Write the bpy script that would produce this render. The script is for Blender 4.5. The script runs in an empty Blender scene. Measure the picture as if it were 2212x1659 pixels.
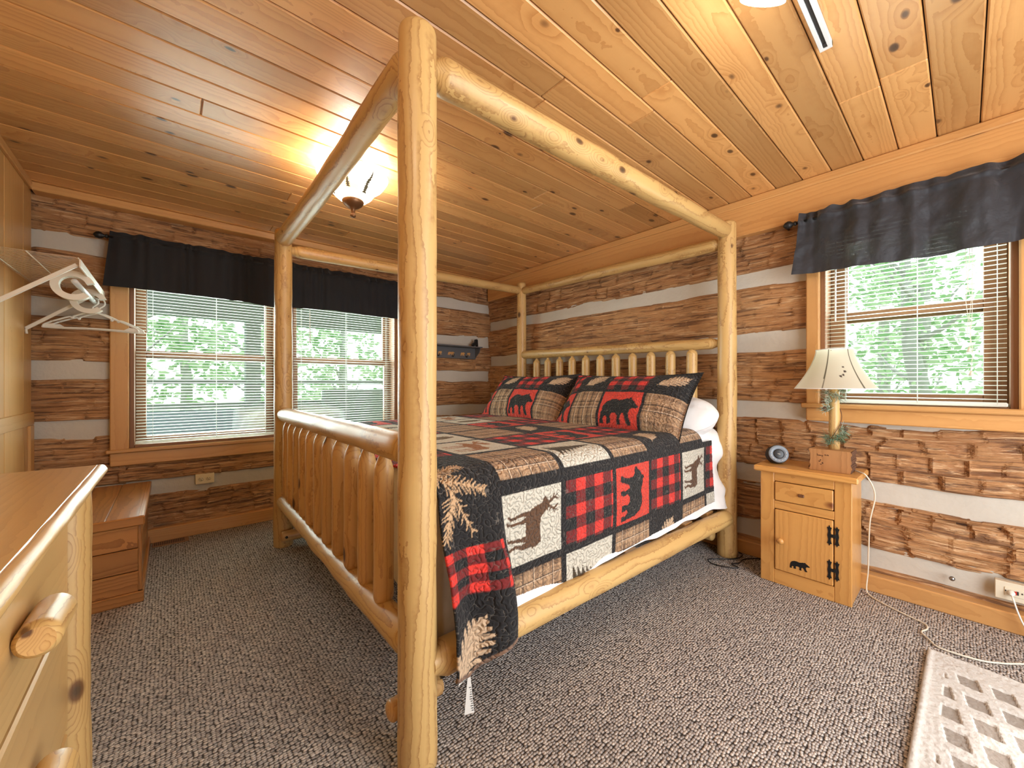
import bpy, bmesh, math, random
import numpy as np
from mathutils import Vector
rng = np.random.default_rng(7)
random.seed(5)
SC = bpy.context.scene
COL = SC.collection
PI = math.pi

# ------------------------------------------------------------------ helpers
def lin(r, g, b):
    def f(c):
        c /= 255.0
        return c / 12.92 if c <= .04045 else ((c + .055) / 1.055) ** 2.4
    return (f(r), f(g), f(b), 1.0)

def unit(v):
    v = np.asarray(v, float)
    return v / np.linalg.norm(v)

def frame(a):
    a = unit(a)
    h = np.array([0, 0, 1.]) if abs(a[2]) < .9 else np.array([1., 0, 0])
    b = unit(np.cross(a, h)); c = np.cross(a, b)
    return a, b, c

def hash2(i, j, s):
    n = (np.asarray(i).astype(np.int64) * 374761393 + np.asarray(j).astype(np.int64) * 668265263 + s * 974634777) & 0x7fffffff
    n = ((n ^ (n >> 13)) * 1274126177) & 0x7fffffff
    return ((n ^ (n >> 16)) & 0xffff) / 65535.0

def vnoise(x, y, s=0):
    xi = np.floor(x); yi = np.floor(y)
    fx = x - xi; fy = y - yi
    fx = fx * fx * (3 - 2 * fx); fy = fy * fy * (3 - 2 * fy)
    a = hash2(xi, yi, s); b = hash2(xi + 1, yi, s); c = hash2(xi, yi + 1, s); d = hash2(xi + 1, yi + 1, s)
    return a + (b - a) * fx + (c - a) * fy + (a - b - c + d) * fx * fy

class MB:
    """collects pieces and links them as one mesh object"""
    def __init__(self):
        self.v = []; self.f = []; self.m = []; self.s = []; self.g = []; self.r = []; self.c = []; self.n = 0; self.hascol = False
    def add(self, v, f, mat=0, gr=None, smooth=False, rnd=None, col=None):
        v = np.asarray(v, float).reshape(-1, 3)
        if gr is None: gr = v
        self.v.append(v); self.g.append(np.asarray(gr, float).reshape(-1, 3))
        self.r.append(np.broadcast_to(np.asarray(random.random() if rnd is None else rnd, float), (len(v),)))
        if col is None: self.c.append(np.ones((len(v), 4)))
        else:
            self.hascol = True; self.c.append(col)
        o = self.n
        if isinstance(f, np.ndarray):
            self.f.append(f + o); k = len(f)
        else:
            self.f.append([tuple(i + o for i in q) for q in f]); k = len(f)
        self.m.append(np.full(k, mat, int)); self.s.append(np.full(k, smooth, bool))
        self.n += len(v)
        return self
    # ---- box with chamfered edges; ax = grain axis
    def box(self, lo, hi, mat=0, ax=0, b=.003, rot=None, piv=None, rnd=None, pith=None):
        p_, q_ = np.asarray(lo, float), np.asarray(hi, float); lo = np.minimum(p_, q_); hi = np.maximum(p_, q_)
        c = (lo + hi) / 2; h = (hi - lo) / 2
        b = min(b, h.min() * .45)
        V = []; idx = {}
        for sx in (-1, 1):
            for sy in (-1, 1):
                for sz in (-1, 1):
                    for k in range(3):
                        p = h.copy(); 
                        for q in range(3):
                            if q != k: p[q] -= b
                        idx[(sx, sy, sz, k)] = len(V)
                        V.append(p * np.array([sx, sy, sz]))
        F = []
        def quad(ids):
            P = np.array([V[i] for i in ids]); n = np.cross(P[1] - P[0], P[2] - P[0])
            F.append(tuple(ids) if n @ P.mean(0) > 0 else tuple(ids[::-1]))
        for k in range(3):
            o = [q for q in range(3) if q != k]
            for s in (-1, 1):
                ids = []
                for (a_, b_) in ((-1, -1), (1, -1), (1, 1), (-1, 1)):
                    t = [0, 0, 0]; t[k] = s; t[o[0]] = a_; t[o[1]] = b_
                    ids.append(idx[(*t, k)])
                quad(ids)
            for a_ in (-1, 1):
                for b_ in (-1, 1):
                    t = [0, 0, 0]; t[o[0]] = a_; t[o[1]] = b_
                    t1 = list(t); t1[k] = -1; t2 = list(t); t2[k] = 1
                    quad([idx[(*t1, o[0])], idx[(*t2, o[0])], idx[(*t2, o[1])], idx[(*t1, o[1])]])
        for sx in (-1, 1):
            for sy in (-1, 1):
                for sz in (-1, 1):
                    quad([idx[(sx, sy, sz, k)] for k in range(3)])
        V = np.array(V)
        oth = [q for q in range(3) if q != ax]
        pr = np.array([random.uniform(0, 40), random.uniform(.03, .16) * random.choice((-1, 1)), random.uniform(-.05, .05)]) if pith is None else pith
        gr = np.stack([V[:, ax], V[:, oth[1]], V[:, oth[0]]], 1) + pr
        if h[oth[0]] > h[oth[1]]: gr = np.stack([V[:, ax], V[:, oth[1]], V[:, oth[0]]], 1) + pr
        else: gr = np.stack([V[:, ax], V[:, oth[0]], V[:, oth[1]]], 1) + pr
        W = V + c
        if rot is not None:
            pv = c if piv is None else np.asarray(piv, float)
            W = (W - pv) @ np.asarray(rot).T + pv
        return self.add(W, F, mat, gr, False, rnd)
    # ---- log / rod along p0 -> p1.  ends: ('round',len) ('flat',) ('cone',len,rfac)
    def log(self, p0, p1, r0, r1=None, seg=18, e0=('flat',), e1=('flat',), wob=.0, mat=0, seed=None, step=.05, bow=0.0, rnd=None, endmat=None):
        r1 = r0 if r1 is None else r1
        p0 = np.asarray(p0, float); p1 = np.asarray(p1, float)
        L = np.linalg.norm(p1 - p0); a, b, c = frame(p1 - p0)
        seed = random.randint(0, 9999) if seed is None else seed
        st = []
        def end(e):
            if e[0] == 'round':
                return [(e[1] * (1 - math.cos(t)), max(.02, math.sin(t))) for t in np.linspace(0.12, PI / 2, 7)]
            if e[0] == 'cone':
                return [(0, e[2]), (.012, e[2] * 1.02), (e[1] * .6, .85), (e[1] * .85, .97), (e[1], 1.0)]
            if e[0] == 'open': return [(0, 1.)]
            k = min(.006, r0 * .25)
            return [(0, 1 - k / r0 * 1.0), (k, 1.)]
        A = end(e0); B = end(e1)
        st += A
        x0 = A[-1][0]; x1 = L - B[-1][0]
        n = max(1, int((x1 - x0) / step))
        for i in range(1, n): st.append((x0 + (x1 - x0) * i / n, 1.))
        st += [(L - s, f) for s, f in B[::-1]]
        st = np.array(st); m = len(st)
        th = np.arange(seg) / seg * 2 * PI
        S = st[:, 0][:, None]; T = th[None]
        R = (r0 + (r1 - r0) * S / L) * st[:, 1][:, None]
        if wob:
            w = (vnoise(S * 5 + 0 * T, np.cos(T) * 1.2 + 3 + 0 * S, seed) - .5) + .6 * (vnoise(S * 14 + 0 * T, np.sin(T) * 2 + 7 + 0 * S, seed + 3) - .5)
            R = R * (1 + wob / r0 * w * 2)
        bx = bow * np.sin(PI * S / L)
        X = R * np.cos(T) + bx; Y = R * np.sin(T) + 0 * S
        V = p0 + S[..., None] * a + X[..., None] * b + Y[..., None] * c
        g0 = np.array([random.uniform(0, 40), random.uniform(-.012, .012), random.uniform(-.012, .012)])
        G = np.stack([S + 0 * T, X, Y], -1) + g0
        V = V.reshape(-1, 3); G = G.reshape(-1, 3)
        i = np.arange(m - 1)[:, None] * seg; j = np.arange(seg)[None]; j2 = (j + 1) % seg
        F = np.stack([i + j, i + j2, i + seg + j2, i + seg + j], -1).reshape(-1, 4)
        rv = random.random() if rnd is None else rnd
        self.add(V, F[:, ::-1], mat, G, True, rv)
        em = mat if endmat is None else endmat
        for kk, e, d in ((0, e0, 1), (m - 1, e1, -1)):
            if e[0] == 'open': continue
            ring = V[kk * seg:(kk + 1) * seg]; gg = G[kk * seg:(kk + 1) * seg]
            self.add(np.vstack([ring, ring.mean(0)]), [((q, (q + 1) % seg, seg) if d > 0 else ((q + 1) % seg, q, seg)) for q in range(seg)], em,
                     np.vstack([gg, gg.mean(0)]), e[0] == 'round', rv)
        return self
    def tube(self, pts, r, seg=8, mat=0, closed=False):
        pts = np.asarray(pts, float); n = len(pts)
        rr = np.broadcast_to(np.asarray(r, float), (n,))
        t = np.gradient(pts, axis=0) if not closed else (np.roll(pts, -1, 0) - np.roll(pts, 1, 0))
        t /= np.linalg.norm(t, axis=1)[:, None] + 1e-12
        u = frame(t[0])[1]; U = []
        for k in range(n):
            u = u - t[k] * (u @ t[k]); u /= np.linalg.norm(u) + 1e-12; U.append(u.copy())
        U = np.array(U); W = np.cross(t, U)
        th = np.arange(seg) / seg * 2 * PI
        V = pts[:, None] + rr[:, None, None] * (np.cos(th)[None, :, None] * U[:, None] + np.sin(th)[None, :, None] * W[:, None])
        m = n if closed else n - 1
        i = np.arange(m)[:, None] * seg; i2 = ((np.arange(m) + 1) % n)[:, None] * seg; j = np.arange(seg)[None]; j2 = (j + 1) % seg
        F = np.stack([i + j, i + j2, i2 + j2, i2 + j], -1).reshape(-1, 4)
        F = [tuple(q) for q in F]
        if not closed:
            F.append(tuple(range(seg))[::-1]); F.append(tuple((n - 1) * seg + k for k in range(seg)))
        return self.add(V.reshape(-1, 3), F, mat, None, True)
    def lathe(self, prof, c, seg=32, mat=0, axis=None, col=None, smooth=True, caps=True):
        """prof: list of (radius, height) along axis (default z) from c"""
        prof = np.asarray(prof, float); n = len(prof)
        a = np.array([0, 0, 1.]) if axis is None else unit(axis)
        if axis is None: b = np.array([1., 0, 0]); cc = np.array([0, 1., 0])
        else: a, b, cc = frame(a)
        th = np.arange(seg) / seg * 2 * PI
        V = np.asarray(c, float) + prof[:, 1][:, None, None] * a + prof[:, 0][:, None, None] * (np.cos(th)[None, :, None] * b + np.sin(th)[None, :, None] * cc)
        i = np.arange(n - 1)[:, None] * seg; j = np.arange(seg)[None]; j2 = (j + 1) % seg
        F = [tuple(q) for q in np.stack([i + j, i + j2, i + seg + j2, i + seg + j], -1).reshape(-1, 4)]
        if caps:
            if prof[0, 0] > 1e-4: F.append(tuple(range(seg))[::-1])
            if prof[-1, 0] > 1e-4: F.append(tuple((n - 1) * seg + k for k in range(seg)))
        return self.add(V.reshape(-1, 3), F, mat, None, smooth, None, col)
    def grid(self, P, mat=0, smooth=True, gr=None, col=None, flip=False, rnd=None):
        """P (n,m,3)"""
        n, m = P.shape[:2]
        i = np.arange(n - 1)[:, None] * m; j = np.arange(m - 1)[None]
        F = np.stack([i + j, i + j + 1, i + m + j + 1, i + m + j], -1).reshape(-1, 4)
        if flip: F = F[:, ::-1]
        return self.add(P.reshape(-1, 3), F, mat, None if gr is None else gr.reshape(-1, 3), smooth, rnd, None if col is None else col.reshape(-1, 4))
    def prism(self, poly, o, ux, uy, d, mat=0):
        """2D polygon placed at o with axes ux, uy, extruded by vector d"""
        poly = np.asarray(poly, float); o = np.asarray(o, float); ux = np.asarray(ux, float); uy = np.asarray(uy, float); d = np.asarray(d, float)
        A = o + poly[:, :1] * ux + poly[:, 1:] * uy; n = len(poly)
        V = np.vstack([A, A + d])
        F = [tuple(range(n)), tuple(range(2 * n - 1, n - 1, -1))] + [(i, n + i, n + (i + 1) % n, (i + 1) % n) for i in range(n)]
        area = sum(poly[i, 0] * poly[(i + 1) % n, 1] - poly[(i + 1) % n, 0] * poly[i, 1] for i in range(n))
        if (area > 0) == (np.cross(ux, uy) @ d > 0): F = [q[::-1] for q in F]
        return self.add(V, F, mat, None, False)
    def build(self, name, mats, parent=None, origin=None):
        V = np.vstack(self.v)
        if parent is not None: org = np.array(world(parent))
        elif origin is not None: org = np.asarray(origin, float)
        else: org = np.array([(V[:, 0].min() + V[:, 0].max()) / 2, (V[:, 1].min() + V[:, 1].max()) / 2, V[:, 2].min()])
        L = []; cnt = []
        for f in self.f:
            if isinstance(f, np.ndarray):
                L.append(f.ravel()); cnt.append(np.full(len(f), f.shape[1]))
            else:
                L.append(np.array([i for q in f for i in q])); cnt.append(np.array([len(q) for q in f]))
        L = np.concatenate(L); cnt = np.concatenate(cnt)
        me = bpy.data.meshes.new(name)
        me.vertices.add(len(V)); me.vertices.foreach_set('co', (V - org).astype(np.float32).ravel())
        me.loops.add(len(L)); me.loops.foreach_set('vertex_index', L.astype(np.int32))
        me.polygons.add(len(cnt)); st = np.concatenate([[0], np.cumsum(cnt)[:-1]])
        me.polygons.foreach_set('loop_start', st.astype(np.int32)); me.polygons.foreach_set('loop_total', cnt.astype(np.int32))
        me.polygons.foreach_set('material_index', np.concatenate(self.m).astype(np.int32))
        me.polygons.foreach_set('use_smooth', np.concatenate(self.s))
        a = me.attributes.new('gr', 'FLOAT_VECTOR', 'POINT'); a.data.foreach_set('vector', np.vstack(self.g).astype(np.float32).ravel())
        a = me.attributes.new('rnd', 'FLOAT', 'POINT'); a.data.foreach_set('value', np.concatenate(self.r).astype(np.float32))
        if self.hascol:
            a = me.attributes.new('pat', 'FLOAT_COLOR', 'POINT'); a.data.foreach_set('color', np.vstack(self.c).astype(np.float32).ravel())
        me.update(calc_edges=True); me.validate()
        for mt in (mats if isinstance(mats, (list, tuple)) else [mats]): me.materials.append(mt)
        o = bpy.data.objects.new(name, me); COL.objects.link(o)
        if parent is not None: o.parent = parent
        else: o.location = org
        return o

def world(o):
    p = Vector((0, 0, 0))
    while o is not None:
        p = p + o.location; o = o.parent
    return p

def tag(o, label=None, cat=None, group=None, kind=None):
    if label: o['label'] = label
    if cat: o['category'] = cat
    if group: o['group'] = group
    if kind: o['kind'] = kind
    return o
def thing(name, loc, label, cat, group=None):
    o = bpy.data.objects.new(name, None); COL.objects.link(o); o.location = loc; o.empty_display_size = .1
    return tag(o, label, cat, group)
def struct(o): o['kind'] = 'structure'; return o

# ------------------------------------------------------------------ materials
class NT:
    def __init__(self, name):
        self.m = bpy.data.materials.new(name); self.m.use_nodes = True
        self.t = self.m.node_tree; self.t.nodes.clear()
        self.out = self.t.nodes.new('ShaderNodeOutputMaterial')
    def n(self, typ, ins=None, **kw):
        nd = self.t.nodes.new('ShaderNode' + typ)
        for k, v in kw.items(): setattr(nd, k, v)
        if ins:
            for k, v in ins.items():
                s = nd.inputs[k]
                if hasattr(v, 'is_linked') or isinstance(v, bpy.types.NodeSocket): self.t.links.new(v, s)
                else: s.default_value = v
        return nd
    def math(self, op, a, b=0.0, c=0.0, clamp=False):
        return self.n('Math', {0: a, 1: b, 2: c}, operation=op, use_clamp=clamp).outputs[0]
    def vm(self, op, a, b=(0, 0, 0)):
        return self.n('VectorMath', {0: a, 1: b}, operation=op).outputs[0]
    def mix(self, f, a, b, bt='MIX'):
        nd = self.n('Mix', data_type='RGBA', blend_type=bt)
        for s, v in ((nd.inputs[0], f), (nd.inputs[6], a), (nd.inputs[7], b)):
            if isinstance(v, bpy.types.NodeSocket): self.t.links.new(v, s)
            else: s.default_value = v
        return nd.outputs[2]
    def mr(self, v, a, b, c=0., d=1.):
        return self.n('MapRange', {0: v, 1: a, 2: b, 3: c, 4: d}, clamp=True).outputs[0]
    def noise(self, vec, scale=1., detail=3., rough=.5, out=0):
        return self.n('TexNoise', {'Vector': vec, 'Scale': scale, 'Detail': detail, 'Roughness': rough}).outputs[out]
    def bump(self, h, st=.3, dist=.01, normal=None):
        i = {'Height': h, 'Strength': st, 'Distance': dist}
        if normal: i['Normal'] = normal
        return self.n('Bump', i).outputs[0]
    def pr(self, col, rough=.5, normal=None, metal=0., coat=0., spec=.5, **extra):
        i = {'Base Color': col, 'Roughness': rough, 'Metallic': metal, 'Coat Weight': coat, 'Specular IOR Level': spec}
        i.update(extra)
        p = self.n('BsdfPrincipled', i)
        if normal: self.t.links.new(normal, p.inputs['Normal'])
        return p.outputs[0]
    def done(self, sh):
        self.t.links.new(sh, self.out.inputs[0]); return self.m
    def attr(self, name, out=1):
        return self.n('Attribute', attribute_name=name).outputs[out]

def wood(name, c1, c2, knot=(70, 38, 20), ring=38, ramt=.55, kx=2.2, ky=7., kden=.5, ksize=.16, rough=.38, coat=.15, var=.35, fib=.25, warp=.03, hue=.505, bump=.15, wexp=2.2):
    m = NT(name); gr = m.attr('gr'); rnd = m.attr('rnd', 2)
    nz = m.noise(m.vm('MULTIPLY', gr, (1.1, 7, 7)), 1., 2., .5, 1)
    dis = m.vm('MULTIPLY', m.vm('SUBTRACT', nz, (.5, .5, .5)), (0., warp, warp))
    q = m.vm('ADD', gr, dis)
    vo = m.n('TexVoronoi', {'Vector': m.vm('MULTIPLY', q, (kx, ky, ky)), 'Scale': 1., 'Randomness': 1.})
    d = vo.outputs[0]; sep = m.n('SeparateColor', {0: vo.outputs[1]})
    on = m.math('GREATER_THAN', sep.outputs[0], 1 - kden)
    ksz = m.math('MULTIPLY', m.math('MULTIPLY_ADD', sep.outputs[1], .9, .4), ksize)
    rel = m.math('DIVIDE', d, ksz)
    kn = m.math('MULTIPLY', m.mr(rel, 1.15, .75), on)
    core = m.math('MULTIPLY', m.mr(rel, .75, .3), on)
    halo = m.math('MULTIPLY', m.mr(rel, 3.6, 1.0), on)
    sh = m.n('CombineXYZ', {0: 0., 1: m.math('MULTIPLY', halo, .022), 2: m.math('MULTIPLY', halo, .015)}).outputs[0]
    q2 = m.vm('ADD', q, sh)
    w = m.n('TexWave', {'Vector': q2, 'Scale': ring, 'Distortion': 1.6, 'Detail': 2., 'Detail Scale': 1.2}, wave_type='RINGS', rings_direction='X', wave_profile='SAW').outputs[1]
    w = m.math('POWER', w, wexp)
    fb = m.noise(m.vm('MULTIPLY', gr, (7, 160, 160)), 1., 2.)
    big = m.noise(m.vm('MULTIPLY', gr, (.9, 5, 5)), 1., 2.)
    f = m.math('ADD', m.math('MULTIPLY', w, ramt), m.math('MULTIPLY', m.math('SUBTRACT', fb, .5), fib), clamp=True)
    f = m.math('ADD', f, m.math('MULTIPLY', m.math('SUBTRACT', big, .5), .7), clamp=True)
    f = m.math('ADD', f, m.math('MULTIPLY', halo, .22), clamp=True)
    col = m.mix(f, lin(*c1), lin(*c2))
    v = m.math('MULTIPLY_ADD', m.math('SUBTRACT', rnd, .5), var, 1.)
    col = m.n('HueSaturation', {'Color': col, 'Value': v, 'Hue': hue, 'Saturation': 1.0}).outputs[0]
    kc = m.mix(core, lin(*knot), lin(knot[0] * .45, knot[1] * .42, knot[2] * .45))
    col = m.mix(m.math('MULTIPLY', kn, .88), col, kc)
    h = m.math('SUBTRACT', m.math('MULTIPLY', fb, .5), m.math('MULTIPLY', w, .4))
    return m.done(m.pr(col, rough, m.bump(h, bump, .003), coat=coat, **{'Coat Roughness': .25}))

def plain(name, c, rough=.5, metal=0., coat=0., bump=0., bs=60., var=0., spec=.5, emit=0.):
    m = NT(name); tc = m.n('TexCoord').outputs[3]
    nz = m.noise(tc, bs, 3.)
    col = lin(*c)
    if var:
        nn = m.noise(tc, bs * .25, 3.)
        col = m.n('HueSaturation', {'Color': col, 'Value': m.math('MULTIPLY_ADD', m.math('SUBTRACT', nn, .5), var, 1.)}).outputs[0]
    ex = {}
    if emit: ex = {'Emission Color': lin(*c), 'Emission Strength': emit}
    return m.done(m.pr(col, rough, m.bump(nz, bump, .004) if bump else None, metal, coat, spec, **ex))

M = {}
M['ceil'] = wood('ceiling_pine', (208, 154, 98), (170, 108, 56), knot=(74, 46, 32), kx=6.0, ky=10.5, kden=.5, ksize=.155, ring=26, ramt=.5, rough=.34, coat=.3, var=.5, fib=.18, warp=.05)
M['trim'] = wood('trim_pine', (202, 148, 92), (168, 108, 58), knot=(105, 56, 30), kx=1.3, ky=5., kden=.3, ksize=.15, ring=24, ramt=.35, rough=.36, coat=.25, var=.2, fib=.18, warp=.05)
M['plank'] = wood('wall_plank_pine', (208, 158, 100), (174, 120, 64), knot=(105, 60, 28), kx=1.2, ky=5., kden=.3, ksize=.15, ring=24, ramt=.3, rough=.4, coat=.15, var=.2, warp=.05)
M['peel'] = wood('peeled_cedar_log', (202, 162, 104), (150, 102, 56), knot=(96, 58, 30), kx=6.5, ky=12., kden=.42, ksize=.15, ring=52, ramt=.8, rough=.45, coat=.1, var=.14, fib=.2, warp=.03, bump=.2, wexp=5.)
M['spin'] = wood('peeled_spindle', (204, 158, 102), (160, 108, 60), knot=(80, 42, 22), kx=6.5, ky=14., kden=.35, ksize=.17, ring=48, ramt=.7, rough=.45, coat=.1, var=.18, fib=.2, warp=.03, wexp=4.)
M['dress'] = wood('dresser_pine', (206, 166, 110), (176, 130, 78), knot=(100, 60, 30), kx=1.0, ky=5., kden=.2, ksize=.12, ring=22, ramt=.35, rough=.34, coat=.25, var=.12, fib=.15, warp=.07)
M['dtop'] = wood('dresser_top_pine', (194, 150, 88), (160, 110, 54), knot=(90, 50, 26), kx=1.0, ky=5., kden=.15, ksize=.1, ring=22, ramt=.35, rough=.3, coat=.3, var=.1, fib=.15, warp=.07)
M['stand'] = wood('nightstand_pine', (204, 146, 82), (170, 108, 52), knot=(104, 44, 18), kx=3.6, ky=7., kden=.45, ksize=.15, ring=22, ramt=.5, rough=.34, coat=.25, var=.1, warp=.05)
M['cedar'] = wood('chest_cedar', (178, 118, 66), (118, 66, 30), knot=(80, 36, 18), kx=1.6, ky=6., kden=.25, ksize=.14, ring=24, ramt=.6, rough=.3, coat=.35, var=.35, warp=.06)
M['block'] = wood('lamp_block_wood', (176, 124, 80), (132, 84, 50), knot=(70, 40, 24), kden=.1, ring=24, ramt=.5, rough=.5, coat=.05, var=.1)
M['sash'] = wood('window_sash_brown', (136, 92, 62), (102, 64, 40), knot=(70, 40, 24), kden=.05, ring=28, ramt=.3, rough=.5, coat=.05, var=.1)

def hewn_mat():
    m = NT('hewn_log'); gr = m.attr('gr'); rnd = m.attr('rnd', 2)
    a = m.noise(m.vm('MULTIPLY', gr, (2.2, 26, 26)), 1., 5., .6)
    b = m.noise(m.vm('MULTIPLY', gr, (1.3, 2.4, 2.4)), 1., 3.)
    c = m.noise(m.vm('MULTIPLY', gr, (9, 120, 120)), 1., 3.)
    f = m.math('MULTIPLY_ADD', m.math('SUBTRACT', a, .5), 1.1, .45)
    f = m.math('ADD', f, m.math('MULTIPLY', m.math('SUBTRACT', b, .5), 1.0), clamp=True)
    f = m.math('ADD', f, m.math('MULTIPLY', m.math('SUBTRACT', c, .5), .45), clamp=True)
    col = m.mix(f, lin(210, 160, 110), lin(134, 78, 42))
    lt = m.mr(m.noise(m.vm('MULTIPLY', gr, (3.8, 74, 74)), 1., 4., .6), .54, .63)
    col = m.mix(m.math('MULTIPLY', lt, .6), col, lin(228, 190, 148))
    dk = m.mr(m.noise(m.vm('MULTIPLY', gr, (3.2, 62, 62)), 1., 5., .6), .51, .61)  # dark streaks put the shade of the split relief into the colour
    col = m.mix(m.math('MULTIPLY', dk, .72), col, lin(86, 50, 32))
    v = m.math('MULTIPLY_ADD', m.math('SUBTRACT', rnd, .5), .42, 1.)
    col = m.n('HueSaturation', {'Color': col, 'Value': v, 'Hue': .503, 'Saturation': 1.0}).outputs[0]
    l2 = m.noise(m.vm('MULTIPLY', gr, (3.2, 62, 62)), 1., 5., .6)
    h = m.math('ADD', m.math('ADD', a, m.math('MULTIPLY', c, .4)), m.math('MULTIPLY', l2, 1.2))
    return m.done(m.pr(col, .62, m.bump(h, 1., .018)))
M['hewn'] = hewn_mat()
M['chink'] = plain('chinking_mortar', (194, 188, 176), .85, bump=.6, bs=40, var=.12)
M['core'] = plain('log_core_dark', (70, 46, 30), .9)

def carpet():
    m = NT('loop_carpet'); co = m.attr('gr')
    wv = m.noise(co, 14., 2., .5, 1)
    q = m.vm('ADD', co, m.vm('MULTIPLY', m.vm('SUBTRACT', wv, (.5, .5, .5)), (.01, .01, 0)))
    vo = m.n('TexVoronoi', {'Vector': m.vm('MULTIPLY', q, (84, 112, 1)), 'Scale': 1., 'Randomness': .5}, feature='F1', voronoi_dimensions='2D')
    d = vo.outputs[0]; cs = m.n('SeparateColor', {0: vo.outputs[1]})
    rp = m.n('ValToRGB', {0: cs.outputs[0]})
    e = rp.color_ramp.elements
    e[0].position = 0.; e[0].color = lin(150, 143, 138)
    e[1].position = 1.; e[1].color = lin(218, 210, 202)
    for p, c in ((.2, (184, 175, 168)), (.5, (202, 193, 185)), (.72, (168, 161, 158)), (.85, (210, 198, 187))):
        x = e.new(p); x.color = lin(*c)
    fine = m.noise(co, 420., 2.)
    big = m.noise(co, 1.6, 3.)
    col = m.n('HueSaturation', {'Color': rp.outputs[0], 'Value': m.math('ADD', m.math('MULTIPLY', fine, .7), m.math('MULTIPLY_ADD', big, .3, .5))}).outputs[0]
    gap = m.mr(d, .34, .62)
    col = m.mix(m.math('MULTIPLY', gap, .92), col, lin(56, 51, 50))
    h = m.math('SUBTRACT', m.math('MULTIPLY', fine, .25), m.math('POWER', d, 2.))
    return m.done(m.pr(col, .95, m.bump(h, .9, .012), spec=.1))
M['carpet'] = carpet()

def quilted():
    m = NT('quilted_cotton'); gr = m.attr('gr'); pat = m.attr('pat', 0)
    nz = m.noise(gr, 46., 1., .3)
    st = m.math('ABSOLUTE', m.math('SUBTRACT', m.math('FRACT', m.math('MULTIPLY', nz, 3.0)), .5))   # 0 on stitch lines
    puff = m.math('POWER', m.mr(st, 0., .5), .5)
    wv = m.noise(gr, 330., 2.)
    h = m.math('ADD', puff, m.math('MULTIPLY', wv, .08))
    col = m.n('HueSaturation', {'Color': pat, 'Value': m.math('MULTIPLY_ADD', wv, .3, .85)}).outputs[0]
    col = m.mix(m.math('MULTIPLY', m.mr(st, .05, .015), .5), col, lin(120, 112, 104), 'LIGHTEN')
    return m.done(m.pr(col, .85, m.bump(h, .85, .009), spec=.2, **{'Sheen Weight': .08}))
M['quilt'] = quilted()
M['binding'] = plain('brown_quilt_binding', (110, 84, 66), .9, bump=.2, bs=90, var=.5)

def cloth(name, c, rough=.9, bs=500., b=.15, trans=0., sheen=.1, wr=0.):
    m = NT(name); tc = m.n('TexCoord').outputs[3]
    wv = m.noise(tc, bs, 2.)
    h = wv
    nrm = m.bump(h, b, .002)
    if wr:
        nrm = m.bump(m.noise(tc, 7., 4.), wr, .03, nrm)
    sh = m.pr(lin(*c), rough, nrm, spec=.25, **{'Sheen Weight': sheen})
    if trans:
        tl = m.n('BsdfTransparent').outputs[0]
        wf = m.math('MULTIPLY', m.mr(m.noise(tc, 5., 3.), .35, .7), trans)
        sh = m.n('MixShader', {0: wf, 1: sh, 2: tl}).outputs[0]
    return m.done(sh)
M['black'] = cloth('black_valance_cloth', (36, 36, 38), .8, trans=.0, sheen=.12)
M['blacksheer'] = cloth('black_sheer_valance_cloth', (46, 46, 50), .55, trans=.18, sheen=.3, wr=.9)
M['sheet'] = cloth('white_bed_sheet', (232, 230, 228), .9, sheen=.1, wr=.5)
M['rug'] = cloth('cream_rug_pile', (196, 191, 184), .95, bs=260., b=.6)
M['rugd'] = cloth('rug_low_weave', (146, 136, 126), .95, bs=180., b=.9)
M['white'] = plain('white_plastic', (226, 224, 216), .35)
def _bl():
    m = NT('white_blind_vinyl'); c = lin(236, 238, 232)
    return m.done(m.n('MixShader', {0: .4, 1: m.pr(c, .35), 2: m.n('BsdfTranslucent', {'Color': c}).outputs[0]}).outputs[0])
M['blind'] = _bl()
M['wire'] = plain('white_coated_wire', (226, 220, 206), .4)
M['cord'] = plain('ivory_cord', (216, 208, 190), .5)
M['blackp'] = plain('black_plastic', (20, 20, 22), .35)
M['iron'] = plain('black_iron', (22, 22, 23), .45, metal=.2, bump=.1, bs=80)
M['steel'] = plain('steel', (150, 150, 150), .3, metal=1.)
M['grey'] = plain('grey_painted_metal', (94, 94, 96), .45)
M['greyface'] = plain('grey_blue_plastic', (122, 132, 142), .4)
M['fabric'] = plain('charcoal_speaker_cloth', (46, 48, 52), .8, bump=.4, bs=300)
M['cream'] = plain('cream_plastic', (224, 208, 166), .4)
M['ivory'] = plain('ivory_plastic', (216, 206, 184), .4)
M['red'] = plain('red_button', (190, 44, 28), .4)
M['bronze'] = plain('antique_bronze', (120, 84, 54), .4, metal=.6, bump=.1, bs=50)
M['track'] = plain('white_track_metal', (214, 216, 214), .35)
M['dark'] = plain('dark_slot', (40, 36, 34), .6)
M['tagw'] = plain('white_satin_label', (222, 220, 214), .6)
M['ink'] = plain('black_ink', (40, 40, 42), .7)
M['burn'] = plain('burnt_mark', (62, 30, 16), .7)
M['needle'] = plain('cedar_greens', (106, 132, 104), .7, var=.5, bs=200)
M['needle2'] = plain('frosted_greens', (168, 182, 164), .7, var=.4, bs=200)
M['bark'] = plain('dark_bark', (92, 60, 40), .8, bump=.8, bs=60, var=.6)
M['bolt'] = plain('dark_bolt', (60, 58, 56), .4, metal=.8)
M['vent'] = plain('brown_register_metal', (150, 112, 78), .4, metal=.2)

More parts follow.
